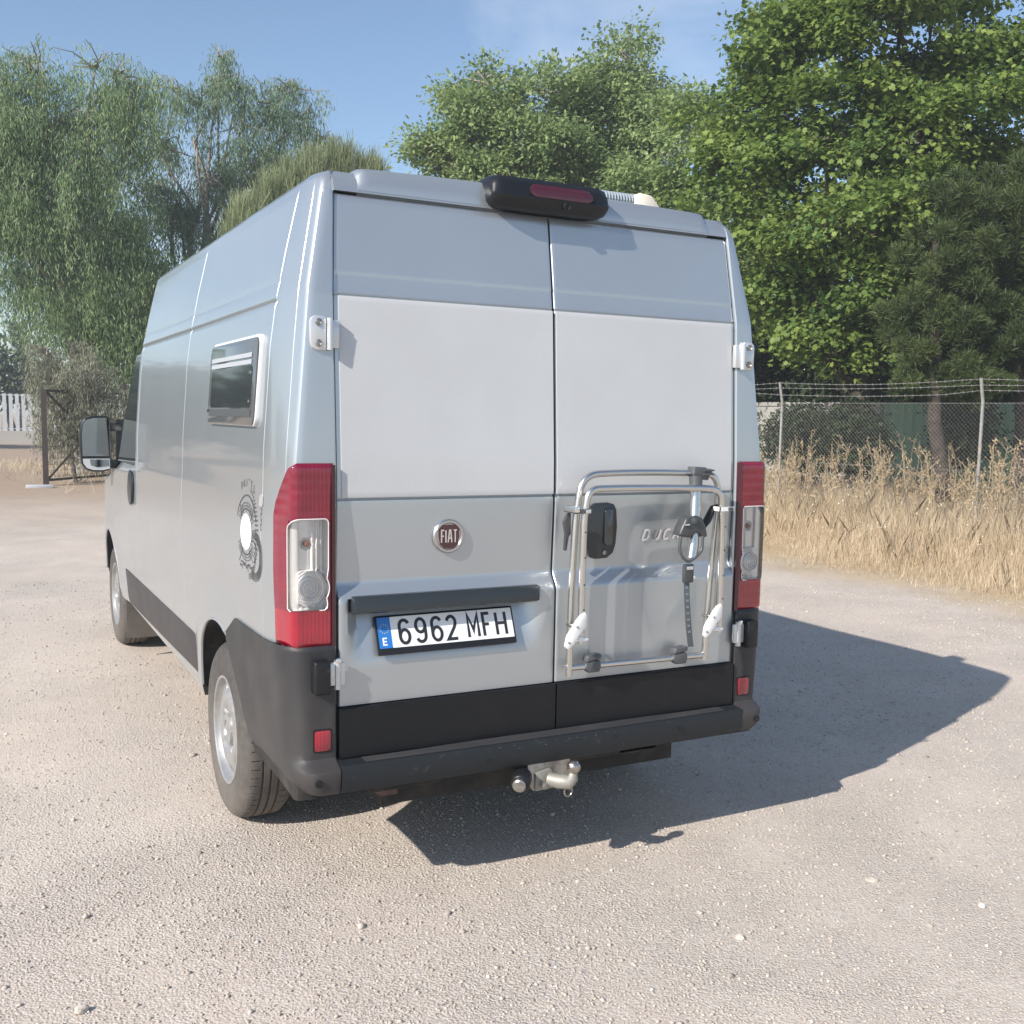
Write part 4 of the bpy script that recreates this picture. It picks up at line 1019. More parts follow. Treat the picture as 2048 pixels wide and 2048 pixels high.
# ------------------------------------------------------------------ bike carrier on the right rear door
def rack():
    rk = empty('bike_carrier', (.36, -.06, .75), 'folded aluminium bike carrier mounted on the right rear door of the van', 'bike carrier')
    def bend(pts, n=6):
        P = [Vector(p) for p in pts]; o = [P[0]]
        for i in range(1, len(P)-1):
            a, b, c = P[i-1], P[i], P[i+1]; r = min((b-a).length, (c-b).length)*.45
            p, q = b+(a-b).normalized()*r, b+(c-b).normalized()*r
            for k in range(n+1): t = k/n; o.append(p*(1-t)**2+b*2*t*(1-t)+q*t*t)
        return o+[P[-1]]
    Y, Yi = -.062, -.112
    MB().tube(bend([(.033,Y,.735),(.036,Y,1.05),(.047,Y,1.31),(.070,Y,1.462),(.25,Y,1.468),(.45,Y,1.467),(.672,Y,1.458),(.680,Y,1.335),(.655,Y,1.05),(.641,Y,.74)], 7), .0125, 14).build('outer_frame', ALU, rk, smooth=50)
    MB().tube(bend([(.049,Yi,.862),(.049,Yi,1.10),(.052,Yi,1.32),(.068,Yi,1.414),(.20,Yi,1.416),(.45,Yi,1.413),(.655,Yi,1.406),(.662,Yi,1.28),(.668,Yi,1.08),(.668,Yi,.855)], 7), .0125, 14).build('folding_frame', ALU, rk, smooth=50)
    MB().tube([(.030,Y,.7645),(.644,Y,.757)], .0115, 12).build('lower_bar', ALU, rk, smooth=50)
    MB().tube([(.007,Y,.768),(.024,Y,.767)], .006, 8).build('bar_end', ALU, rk)
    for x, z in ((.128,.766),(.518,.7605)):
        c = MB().prism([(x-.03,Y-.016,z+.012),(x+.03,Y-.016,z+.018),(x+.034,Y-.016,z-.005),(x+.028,Y-.016,z-.026),(x-.018,Y-.016,z-.026),(x-.032,Y-.016,z-.010)], (0,.032,0)).build('door_clamp', GREYP, rk, bevel=.005)
        MB().prism([(x-.028,Y-.014,z+.014),(x+.034,Y-.014,z+.022),(x+.036,Y-.014,z+.040),(x-.020,Y-.014,z+.036)], (0,.04,0)).build('clamp_hook', GREYP, c, bevel=.004)
    # side links of the folded platform
    for x0, z0, x1, z1 in ((.033,.74,.046,1.30),(.641,.745,.668,1.30)):
        MB().tube([(x0+.024,-.088,z0+.14),(x1+.012,-.088,z1)], .0075, 8).build('side_link', ALU, rk)
    # white support brackets
    for xl, zl in ((-.012,.875),(.592,.866)):
        c = [(xl-.018,-.012),(xl-.004,-.026),(xl+.018,-.010),(xl+.052,.036),(xl+.070,.050),(xl+.070,.092),(xl+.064,.104),(xl+.045,.096),(xl+.028,.078),(xl-.010,.024)]
        o = MB().prism([(x, -.128, zl+z) for x, z in c], (0,-.010,0)).build('support_bracket', WHITEPL, rk, bevel=.003)
        for q, w in ((.030,.054),(-.002,.0)): MB().lathe([(.004,0),(.004,.003)], (xl+q,-.138,zl+w), (0,-1,0), 8).build('bracket_bolt', STEEL, o)
        MB().prism([(xl+.045,-.128,zl-.004),(xl+.085,-.128,zl-.002),(xl+.085,-.128,zl+.007),(xl+.070,-.128,zl+.010),(xl+.045,-.128,zl+.016)], (0,.030,0)).build('tube_foot', WHITEPL, o, bevel=.002)
        MB().tube([(xl+.03,-.126,zl+.05),(xl+.033,-.062,zl+.05)], .006, 8).build('pivot_pin', STEEL, o)
    # frame retaining straps
    for x, z in ((.040,1.337),(.672,1.330)):
        b = MB().box(x-.035,x+.033,-.130,-.1265,z-.008,z+.008).box(x-.035,x-.031,-.130,-.05,z-.008,z+.008)
        o = b.build('frame_strap', WHITEPL if x > .3 else GREYP, rk, smooth=0)
        MB().box(x+.004,x+.026,-.136,-.1302,z-.007,z+.007).build('strap_buckle', GREYP if x > .3 else CHROME, o, bevel=.002)
        if x < .3: MB().box(x-.040,x-.018,-.132,-.05,z-.004,z+.018).build('strap_clip', CHROME, o, bevel=.003)
    # bike holding arm: post, clamps, arm with hook and strap
    cl = MB().prism([(.548,Y-.024,1.488),(.60,Y-.024,1.486),(.612,Y-.024,1.478),(.628,Y-.024,1.482),(.632,Y-.024,1.462),(.618,Y-.024,1.452),(.616,Y-.024,1.436),(.585,Y-.024,1.440),(.572,Y-.024,1.446),(.545,Y-.024,1.452)], (0,.05,0)).build('top_clamp', GREYP, rk, bevel=.006)
    for z in (1.46,1.475): MB().box(.585,.634,Y-.031,Y-.0245,z-.004,z+.003).build('clamp_rib', GREYP, cl, bevel=.001)
    MB().tube([(.553,-.084,1.452),(.551,-.092,1.40)], [.026,.024], 16).build('arm_collar', GREYP, rk)
    MB().tube([(.551,-.090,1.42),(.540,-.105,1.32),(.525,-.122,1.20),(.512,-.13,1.15)], [.0215,.0215,.021,.020], 16).build('bike_arm', ALU, rk, smooth=50)
    jaw = MB().prism([(.470,-.150,1.302),(.500,-.150,1.310),(.522,-.150,1.310),(.545,-.150,1.300),(.560,-.150,1.268),(.570,-.150,1.232),(.555,-.150,1.226),(.540,-.150,1.240),(.522,-.150,1.247),(.500,-.150,1.238),(.488,-.150,1.228),(.440,-.150,1.240),(.452,-.150,1.268)], (0,.052,0)).build('frame_clamp', GREYD, rk, bevel=.007, seg=3)
    MB().lathe([(.013,0),(.013,.010),(.004,.014)], (.501,-.150,1.292), (0,-1,0), 6).build('clamp_knob', GREYP, jaw)
    MB().box(.456,.480,-.158,-.150,1.276,1.283).build('clamp_latch', CHROME, jaw, bevel=.002)
    MB().tube(bend([(.452,-.142,1.235),(.444,-.144,1.19),(.462,-.145,1.155),(.487,-.146,1.138),(.520,-.146,1.155),(.548,-.145,1.178),(.552,-.142,1.235)], 5), .006, 8).build('ratchet_loop', GREYP, rk, smooth=50)
    MB().tube([(.585,-.090,1.255),(.612,-.088,1.285),(.642,-.080,1.330),(.668,-.072,1.335)], [.012,.016,.013,.010], 8).build('arm_brace', BLACK, rk, smooth=50)
    bu = MB().box(.464,.506,-.158,-.138,1.062,1.132).build('strap_lock', GREYD, rk, bevel=.005)
    MB().box(.470,.500,-.160,-.1585,1.112,1.124).build('lock_button', CHROME, bu, bevel=.001)
    rows = []
    for t in np.linspace(0, 1, 22):
        z = 1.068-t*.250; xc = .482-.004*math.sin(t*3)+.030*t**2.2; yy = -.146-.012*math.sin(t*3.0); wv = .0125
        rows.append([(xc-wv, yy, z), (xc+wv, yy, z-.001)])
    st = MB().slab(np.array(rows), (0,.003,0)).build('rubber_strap', STRAPM, rk, smooth=60)
    for i in range(2, 18, 2):
        a = rows[i]; xc = (a[0][0]+a[1][0])/2; MB().box(xc-.006,xc+.006,a[0][1]-.0012,a[0][1]-.0002,a[0][2]-.004,a[0][2]+.003).build('strap_slot', GREYP_L, st, smooth=0)
    # strap hanging between the doors on the left leg
    MB().prism([(.018,-.050,1.318),(.034,-.050,1.33),(.036,-.050,1.25),(.028,-.050,1.24),(.020,-.050,1.19),(.012,-.050,1.19),(.014,-.050,1.25),(.006,-.050,1.29)], (0,.014,0)).build('hanging_strap', GREYD, rk, bevel=.002)
    for x, zz in ((.060,(1.262,1.172,1.075,.985)),(.680,(1.262,1.172,1.075,.985))):
        for z in zz: MB().lathe([(.0035,0),(.0035,.0012)], (x-.008,Yi-.0118,z), (.3,-1,0), 8).build('rivet', INK, rk, smooth=0)
GREYD = mat('clamp_dark_grey', (.05,.053,.057), .38, spec=.6)
STRAPM = mat('strap_rubber', (.09,.10,.11), .5)
rack()

# ------------------------------------------------------------------ leaves, trees
DIAM = np.array([(0,0),(.45,.28),(1,0),(.45,-.28)])
LANCE = np.array([(0,0),(.4,.085),(1,0),(.4,-.085)])
LOBED = np.array([(0,0),(.18,.42),(.42,.28),(.62,.5),(.66,.2),(1,0),(.66,-.2),(.62,-.5),(.42,-.28),(.18,-.42)])
NEED2 = np.array([(0,.06),(1,.05),(1,-.05),(0,-.06)])
NEED = np.array([(0,.03),(1,.02),(1,-.02),(0,-.03)])
def leaf_mesh(name, C, axis, size, shape, m, g, nrm=None, tint=None, fold=.0):
    n = len(C); a = axis/np.linalg.norm(axis, axis=1, keepdims=True)
    q = g.normal(0, 1, (n, 3)) if nrm is None else nrm
    nn = q-(q*a).sum(1, keepdims=True)*a; nn /= np.linalg.norm(nn, axis=1, keepdims=True)+1e-9; b = np.cross(nn, a)
    k = len(shape)
    V = C[:, None]+size[:, None, None]*(shape[None, :, 0:1]*a[:, None]+shape[None, :, 1:2]*b[:, None]-fold*abs(shape[None, :, 1:2])*nn[:, None])
    t = g.uniform(0, 1, n) if tint is None else tint
    return raw_mesh(name, V.reshape(-1, 3), np.arange(n*k), k, m, t)
def wob(a, b, g, n=5, amp=.12):
    a, b = np.array(a, float), np.array(b, float); L = np.linalg.norm(b-a); o = []
    for i in range(n+1):
        t = i/n; o.append(a+(b-a)*t+g.normal(0, amp*L/n, 3)*(0 < i < n))
    return o
def tree(name, label, px, D, lobes, bark, leaf, g, trunk_r=.22, shape=DIAM, size=.12, per=26, clus=60, crad=.32, mode='flat', density=1.0, base=None, cat='tree', group=None, twig=.25, limb=True, trunk_top=None, fold=.15, bough=0, bough_n=9):
    """lobes: (px,py,rx_px,ry_px[,dD]) outline blobs of the crown, turned into metres at distance D"""
    q = at(px, 852, D); bx, by = q[0], q[1]; bz = float(HGT(np.array([bx]), np.array([by]))[0])
    root = empty(name, (bx, by, bz), label, cat, group)
    tb = MB(); L = []
    for lo in lobes:
        dD = lo[4] if len(lo) > 4 else 0
        c = at(lo[0], lo[1], D+dD); k = (D+dD)/FPX; L.append((c, lo[2]*k, lo[3]*k))
    zt = np.median([c[2] for c, _, _ in L]); top = np.array([bx, by, bz]) + np.array([g.normal(0,.15), g.normal(0,.15), max(1.2, (zt-bz)*.55)])
    if trunk_top: top[2] = bz+trunk_top
    tr = wob((bx, by, bz-.1), top, g, 5, .06)
    tb.tube(tr, [trunk_r*(1.15-.6*i/5) for i in range(6)], 9)
    Cs, Ax, Nm, Tn = [], [], [], []
    for c, rx, rz in L:
        ry = (rx+rz)/2
        if limb:
            p = wob(top+(np.array([bx,by,bz])-top)*g.uniform(0, .45), c-np.array([0,0,rz*.2]), g, 5, .18)
            r0 = trunk_r*.42; tb.tube(p, [r0*(1-.16*i) for i in range(6)], 6)
        vol = (rx*ry*rz)**(1/3); n = max(6, int(clus*density*vol**2.0))
        d = g.normal(0, 1, (n, 3)); d /= np.linalg.norm(d, axis=1, keepdims=True); rr = g.uniform(.15, 1, (n, 1))**.42*g.uniform(.82, 1.12, (n, 1))
        cc = c+d*rr*np.array([rx, ry, rz])
        if bough:
            nb = max(4, int(bough_n*vol**2)); bd = g.normal(0, 1, (nb, 3)); bd /= np.linalg.norm(bd, axis=1, keepdims=True)
            bc = c+bd*(g.uniform(.05, 1, (nb, 1))**.45)*np.array([rx, ry, rz])*.92
            pick = g.integers(0, nb, n); br = bough*g.uniform(.55, 1.25, nb)[pick][:, None]
            e = g.normal(0, 1, (n, 3)); e[:, 2] = abs(e[:, 2])*.9-.25; e /= np.linalg.norm(e, axis=1, keepdims=True)
            cc = bc[pick]+e*br*np.array([1, 1, .62]); d = e*.7+bd[pick]*.5; d /= np.linalg.norm(d, axis=1, keepdims=True)+1e-6
        if limb:
            for i in range(0, n, max(1, n//9)): tb.tube(wob(c+g.normal(0,.12,3)*rx, cc[i], g, 3, .2), [.035, .022, .014, .008], 4)
        m = per
        jit = g.normal(0, crad, (n, m, 3))*np.array([1, 1, .75])
        if mode == 'droop':
            jit[..., 2] = -np.abs(g.normal(0, crad*2.1, (n, m))); jit[..., :2] *= .45
        if mode == 'up':
            jit[..., 2] = g.uniform(0, crad*2.6, (n, m)); jit[..., :2] *= .35
        if mode == 'tuft':
            u_ = g.normal(0, 1, (n, m, 3)); u_[..., 2] += .35; u_ /= np.linalg.norm(u_, axis=2, keepdims=True); jit = u_*crad*g.uniform(.35, 1.05, (n, m, 1))*np.array([1, 1, .8])*g.uniform(.7, 1.25, (n, 1, 1))
        P = (cc[:, None]+jit).reshape(-1, 3); N = len(P)
        if mode == 'droop': ax = np.array([0, 0, -1.0])+g.normal(0, .38, (N, 3))
        elif mode == 'up': ax = np.array([0, 0, 1.0])+g.normal(0, .24, (N, 3))
        elif mode == 'tuft': ax = jit.reshape(-1, 3)/crad+g.normal(0, .5, (N, 3))+np.array([0,0,.35])
        else: ax = np.repeat(d, m, 0)*.8+g.normal(0, .6, (N, 3))+np.array([0, 0, -.35])
        nm = np.array([0, 0, .9])+np.repeat(d, m, 0)*.7+g.normal(0, .42, (N, 3))
        tn = np.clip(np.repeat(g.normal(.5, .2, n), m)+g.normal(0, .16, N), 0, 1)
        Cs.append(P); Ax.append(ax); Nm.append(nm); Tn.append(tn)
    to = tb.build('trunk', bark, root, smooth=60, flip=False)
    C = np.concatenate(Cs)-np.array([bx, by, bz]); n = len(C)
    me = leaf_mesh('crown', C, np.concatenate(Ax), size*g.uniform(.65, 1.25, n), shape, leaf, g, np.concatenate(Nm) if mode in ('flat',) else None, np.concatenate(Tn), fold if mode == 'flat' else 0)
    co = link('crown', me, root); co['kind'] = 'stuff'
    return root

BARK = mat('grey_bark', (.20,.175,.15), .9, noise=(6,(.32,.29,.25),.4,.65), bump=(14,.6,.03))
BARKD = mat('dark_bark', (.045,.036,.030), .95, noise=(7,(.08,.064,.052),.4,.65), bump=(12,.7,.03))
PLANE = leafmat('plane_leaf', (.066,.138,.034), (.29,.375,.090), .46)
POPL = leafmat('pale_leaf', (.130,.220,.080), (.38,.46,.185), .46)
PEPP = leafmat('drooping_leaf', (.115,.205,.095), (.34,.43,.21), .44)
EUC = leafmat('grey_green_leaf', (.115,.195,.120), (.28,.37,.22), .42)
SPIKE = leafmat('spiky_needle', (.17,.215,.11), (.36,.40,.22), .4)
PINE = leafmat('pine_needle', (.030,.052,.018), (.105,.140,.042), .25)
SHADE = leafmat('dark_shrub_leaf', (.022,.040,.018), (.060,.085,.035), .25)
DRYB = leafmat('dusty_bush_leaf', (.18,.19,.135), (.33,.33,.24), .35)
FAR = leafmat('far_leaf', (.045,.075,.035), (.10,.135,.07), .25)

g = np.random.default_rng(21)
tree('plane_tree', 'big bright green plane tree behind the wire fence, right of the van', 1722, 18.5,
     [(1600,90,185,130),(1800,60,190,140),(1965,140,110,150,.8),(1530,250,125,120,.4),(1490,400,100,115,.3),(1650,270,170,140,-.6),(1830,270,190,140,-.4),(1955,330,80,120,.6),
      (1570,500,120,105,-.2),(1700,450,160,120,-.9),(1850,440,110,95,-.5),(1630,610,100,85,-.2),(1745,590,85,100,-.6),(1515,600,70,100,.5),(1660,715,90,52,-.4),(1700,-60,180,100),(1880,-90,220,120),(1760,690,60,45,-.3)],
     BARKD, PLANE, g, .20, LOBED, .100, 42, 96, .16, 'flat', fold=.28, bough=.48, bough_n=8, group='trees beyond the wire fence')
tree('broadleaf_tree', 'yellowish green tree just left of the bright plane tree, over the roof hose', 1400, 23.5,
     [(1370,300,80,100),(1405,420,95,95),(1310,400,85,70),(1440,530,80,120),(1350,500,100,90),(1420,650,70,90),(1270,420,60,50)],
     BARK, POPL, g, .18, DIAM, .128, 44, 100, .20, 'flat', bough=.55, bough_n=6, group='trees beyond the wire fence')
tree('broadleaf_tree', 'grey green rounded tree rising over the middle of the van roof, left of two peaks', 960, 27,
     [(965,165,70,80),(925,250,80,75),(1010,240,80,70),(900,335,65,60),(985,340,110,75),(1090,300,90,80),(1100,190,50,50),(860,300,38,32),(1090,380,120,80),(950,430,110,60),(960,540,120,90),(940,660,100,80)],
     BARK, POPL, g, .2, DIAM, .132, 44, 100, .20, 'flat', bough=.6, bough_n=6, group='trees beyond the wire fence')
tree('broadleaf_tree', 'grey green tree with a tall pointed top above the brake light of the van', 1240, 28,
     [(1245,110,48,52),(1235,180,85,75),(1180,240,90,70),(1290,250,80,80),(1340,230,40,40),(1180,340,110,80),(1290,350,100,80),(1230,430,130,60),(1150,430,100,60),(1240,540,130,90),(1230,670,110,90)],
     BARK, POPL, g, .2, DIAM, .136, 44, 100, .20, 'flat', bough=.6, bough_n=6, group='trees beyond the wire fence')
tree('pepper_tree', 'large weeping tree with hanging foliage on the far left, behind the gate', 175, 29,
     [(70,148,70,50),(20,238,70,90),(120,258,100,80),(210,208,75,70),(60,368,120,90),(180,348,110,100),(265,178,45,50),(110,500,120,90),(230,500,100,90),(50,560,60,50),(200,600,90,80),(270,620,75,110),(320,560,75,100),(140,640,55,40),(230,700,60,50),(75,118,30,20),(190,135,34,22),(235,148,30,24),(15,165,36,26),(-60,308,80,130),(-70,178,60,80)],
     BARK, PEPP, g, .34, LANCE, .155, 84, 72, .36, 'droop', density=1.0, bough=.62, bough_n=5)
tree('eucalyptus_tree', 'airy grey green tree with sky showing between its branches, beside the weeping tree', 400, 31,
     [(445,120,16,14),(475,175,30,22),(565,180,24,20),(612,235,26,24),(355,180,34,26),(640,275,20,20),(330,296,60,50),(395,206,48,42),(440,166,45,45),(480,256,65,50),(540,206,60,48),(590,181,38,40),(610,256,36,42),(420,366,75,55),(510,336,75,50),(360,436,70,60),(455,480,80,60),(540,306,50,40),(440,116,26,28),(330,386,50,60),(400,560,90,70)],
     BARK, EUC, g, .2, LANCE, .15, 80, 66, .26, 'droop', density=.85, bough=.45, bough_n=6)
tree('tamarisk_tree', 'feathery olive tree with upright spiky twigs just above the left edge of the van roof', 600, 26,
     [(500,500,50,50),(555,455,55,50),(610,415,55,45),(665,385,50,40),(715,385,40,36),(560,520,90,50),(640,480,90,60),(745,410,22,36),(590,620,110,80),(650,600,90,80),(600,720,90,70)],
     BARKD, SPIKE, g, .2, NEED*np.array([1,.42]), .42, 130, 95, .22, 'up')
tree('pine_tree', 'dark olive pine with soft rounded tufts behind the right fence post', 1890, 16.5,
     [(1900,430,70,60),(1880,520,90,80),(1960,500,50,70),(1850,610,80,70),(1930,610,80,70),(1835,700,55,48),(1920,700,80,55),(1985,660,50,70),(1800,650,40,60),(1880,760,90,40),(1975,760,60,40),(1940,400,50,50)],
     BARKD, PINE, g, .11, NEED2, .075, 460, 62, .18, 'tuft', limb=False, trunk_top=4.2)
tree('pine_tree', 'pine cut off by the right edge of the photograph, behind the rounded olive pine', 2035, 17.6,
     [(2035,380,55,80),(2050,480,70,90),(2030,580,60,80),(2060,660,80,80),(2090,560,90,110),(2080,420,70,80),(2130,680,110,100)],
     BARKD, PINE, g, .11, NEED2, .08, 440, 60, .19, 'tuft', limb=False, trunk_top=4.2)
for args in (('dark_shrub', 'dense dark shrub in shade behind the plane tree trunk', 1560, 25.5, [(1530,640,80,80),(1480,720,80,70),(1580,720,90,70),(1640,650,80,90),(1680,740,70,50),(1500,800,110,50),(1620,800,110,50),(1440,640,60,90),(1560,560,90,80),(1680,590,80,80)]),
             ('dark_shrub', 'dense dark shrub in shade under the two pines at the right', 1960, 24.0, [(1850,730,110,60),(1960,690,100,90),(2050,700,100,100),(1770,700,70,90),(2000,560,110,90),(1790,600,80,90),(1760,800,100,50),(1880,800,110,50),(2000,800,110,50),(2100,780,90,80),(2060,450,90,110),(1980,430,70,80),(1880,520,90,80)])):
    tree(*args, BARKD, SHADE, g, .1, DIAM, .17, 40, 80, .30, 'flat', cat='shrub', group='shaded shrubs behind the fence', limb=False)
for args in (('dark_leaf_clump', 'small dark bush between the plane tree trunk and the left fence post', 1610, 18.6, [(1600,850,42,40),(1640,865,36,34),(1560,880,30,30),(1620,905,60,30)]),
             ('dark_leaf_clump', 'small dark bush growing at the right of the plane tree trunk', 1745, 18.2, [(1715,845,38,44),(1745,875,26,30),(1725,905,42,28)]),
             ('dark_leaf_clump', 'dark leaf clump added for the leaf shadow on the green hoarding, beside the right fence post', 1900, 17.6, [(1925,815,45,42),(1950,850,36,38),(1915,890,50,30)])):  # this last clump is added in place of leaf shadow on the hoarding
    tree(*args, BARKD, SHADE, g, .05, DIAM, .085, 46, 420, .13, 'flat', cat='bush', group='dark bushes behind the wire fence', limb=False, trunk_top=.7)
tree('dusty_bush', 'dusty grey brown bush behind the iron gate, left of the van', 150, 26,
     [(105,760,45,55),(160,740,60,60),(200,800,60,60),(120,830,50,40),(180,850,60,35),(90,700,30,30)], BARK, DRYB, g, .05, LANCE, .11, 110, 90, .22, 'droop', cat='bush', limb=True, trunk_top=1.0)
tree('far_tree', 'round green treetop behind the white slatted fence at the left edge', 20, 60,
     [(10,730,45,42),(50,745,40,38),(-40,740,60,50),(70,770,30,25),(20,770,60,30)], BARKD, FAR, g, .2, DIAM, .34, 26, 14, .55, 'flat', cat='tree')
tree('dark_conifer', 'small black looking conifer tip standing against the sky at the left edge', 42, 70,
     [(28,650,9,12),(40,672,16,10),(38,690,14,14),(55,700,16,9),(40,716,12,14)], BARKD, SHADE, g, .09, NEED, .30, 60, 60, .16, 'tuft', cat='tree', limb=False, trunk_top=5.5)

# trees on the open left, seen mirrored in the side of the van
def mirrored():
    first = None
    for i, (x, y, s, rz) in enumerate(((-7, 46, 1.0, 0), (-13, 42, 1.15, 1.3), (-20, 47, .95, 2.2), (-28, 40, 1.1, 3.0), (-36, 46, 1.2, 4.0), (-9, 62, 1.2, 5))):
        if first is None:
            q = MB(); q.tube([(x, y, -.1), (x, y, 2.0)], [.2, .12], 8)
            root = empty('hedge_tree', (x, y, 0), 'low round tree of a row beyond the yard, seen only as a reflection', 'tree', 'row of low trees on the left')
            q.build('trunk', BARKD, root, flip=False)
            n = 420; d = g.normal(0, 1, (n, 3)); d /= np.linalg.norm(d, axis=1, keepdims=True)
            cc = np.array([0, 0, 2.8])+d*g.uniform(.3, 1, (n, 1))**.4*np.array([3.6, 3.0, 2.3]); m = 16
            P = (cc[:, None]+g.normal(0, .4, (n, m, 3))).reshape(-1, 3)
            me = leaf_mesh('crown', P, g.normal(0, 1, P.shape), .4*g.uniform(.7, 1.2, len(P)), DIAM, FAR, g)
            co = link('crown', me, root); co['kind'] = 'stuff'; first = root
        else:
            r = first.copy(); COL.objects.link(r); r.location = (x, y, 0); r.scale = (s, s, s*.95); r.rotation_euler = (0, 0, rz)
            for ch in first.children:
                c = ch.copy(); COL.objects.link(c); c.parent = r
mirrored()

# ------------------------------------------------------------------ dry grass field
STRAW = leafmat('straw', (.51,.395,.26), (.79,.68,.51), .35, .6)
WEED = leafmat('dry_weed', (.30,.22,.13), (.50,.40,.26), .2, .7)
def field():
    g = np.random.default_rng(9)
    N = 330000
    x = 6.1+g.uniform(0, 1, N)**1.15*8.6; y = g.uniform(-2.5, 24, N)
    edge = 6.95+.35*np.sin(y*.9)+.2*np.sin(y*2.7+1)+g.normal(0, .18, N)+.05*np.maximum(0, 3-y)
    k = x > edge; x, y, edge = x[k], y[k], edge[k]
    patch = .5+.5*np.sin(x*1.7+np.sin(y*1.1)*1.5)*np.sin(y*1.3+np.sin(x*.9)*1.2)
    N = len(x); dep = np.clip((x-edge)/2.2, 0, 1)
    h = (.035+.47*dep**1.35)*g.uniform(.55, 1.25, N)*(.75+.45*patch)
    keep = g.uniform(0, 1, N) < (.10+.90*dep**.8); x, y, h = x[keep], y[keep], h[keep]; patch = patch[keep]; N = len(x)
    z = HGT(x, y); lean = g.normal(0, .26, (N, 2)); a = g.uniform(0, 6.28, N)
    w = g.uniform(.0010, .0026, N)
    tip = np.stack([x+lean[:, 0]*h, y+lean[:, 1]*h, z+h], -1); base = np.stack([x, y, z-.02], -1)
    mid = base*.45+tip*.55+np.stack([lean[:, 0]*-.12*h, lean[:, 1]*-.12*h, .04*h], -1)
    d = np.stack([np.cos(a), np.sin(a), 0*a], -1)*w[:, None]
    V = np.stack([base-d, base+d, mid+d*.9, tip, mid-d*.9], 1)
    t = np.clip(.45+.35*(patch-.5)+g.normal(0, .22, N), 0, 1)
    o = link('dry_grass', raw_mesh('dry_grass', V.reshape(-1, 3), np.arange(N*5), 5, STRAW, t)); tag(o, 'tall straw coloured dry grass between the yard and the wire fence', None, None, 'stuff')
    # pale seed heads
    n = 2600; i = g.choice(N, n); i = i[(x[i] > 7.8)]
    c = tip[i]; P = np.repeat(c, 5, 0)+g.normal(0, .022, (len(c)*5, 3))
    me = leaf_mesh('seed_heads', P, g.normal(0, 1, P.shape), .030*g.uniform(.6, 1.3, len(P)), DIAM, leafmat('seed_white', (.60,.52,.36), (.80,.74,.58), .2), g)
    tag(link('seed_heads', me), 'pale seed heads on top of the dry grass', None, None, 'stuff')
    # straw litter on the margin
    n = 26000; lx = 7.6-g.exponential(.55, n); ly = g.uniform(-2.5, 20, n); lz = HGT(lx, ly)+.006
    me = leaf_mesh('straw_litter', np.stack([lx, ly, lz], -1), np.stack([g.normal(0,1,n), g.normal(0,1,n), g.normal(0,.08,n)], -1), g.uniform(.03, .12, n), NEED*np.array([1,.5]), STRAW, g, np.tile([0,0,1.0], (n,1))+g.normal(0,.2,(n,3)))
    tag(link('straw_litter', me), 'thin straw litter scattered along the edge of the gravel', None, None, 'stuff')
    # tall dead weeds
    b = MB(); LC, LA = [], []
    for _ in range(250):
        wx = g.uniform(8.6, 11.6); wy = g.uniform(2.5, 13.5); wz = float(HGT(np.array([wx]), np.array([wy]))[0]); hh = g.uniform(.75, 1.35)
        if 9.2 < wy < 13.5: hh *= 1.05
        tp = np.array([wx+g.normal(0,.12), wy+g.normal(0,.12), wz+hh]); p = wob((wx, wy, wz), tp, g, 4, .12); b.tube(p, [.0065,.006,.005,.004,.0025], 4)
        for _k in range(g.integers(5, 11)):
            t = g.uniform(.45, .98); q = np.array([wx,wy,wz])*(1-t)+tp*t; e = q+np.array([g.normal(0,.09), g.normal(0,.09), g.uniform(.06,.2)]); b.tube([q, e], [.004,.002], 3)
            for _j in range(7): LC.append(q+(e-q)*g.uniform(.3,1)+g.normal(0,.012,3)); LA.append(g.normal(0,1,3)+np.array([0,0,.6]))
    o = b.build('dead_weeds', WEEDS, None, smooth=60, flip=False); tag(o, 'tall brown dead weeds along the wire fence', None, None, 'stuff')
    LC, LA = np.array(LC), np.array(LA)
    tag(link('weed_leaves', leaf_mesh('weed_leaves', LC, LA, .030*g.uniform(.6,1.4,len(LC)), DIAM, WEED, g)), 'small dry leaves and seed pods of the tall weeds', None, None, 'stuff')
    # litter and low dry growth around the gate on the left
    n = 16000; lx = g.uniform(-6, 5, n); ly = g.uniform(19, 31, n); kk = (np.sin(lx*1.3+ly*.5)+g.normal(0,.6,n) > -.1) & ~((lx < -.2) & (ly < 23)); lx, ly = lx[kk], ly[kk]; n = len(lx); lz = HGT(lx, ly)
    hh = g.uniform(.04, .30, n); me = leaf_mesh('gate_grass', np.stack([lx, ly, lz], -1), np.stack([g.normal(0,.5,n), g.normal(0,.5,n), np.ones(n)], -1), hh, NEED*np.array([1,.55]), STRAW, g)
    tag(link('gate_grass', me), 'sparse dry grass around the iron gate', None, None, 'stuff')
WEEDS = mat('weed_stem', (.36,.28,.18), .85)
field()

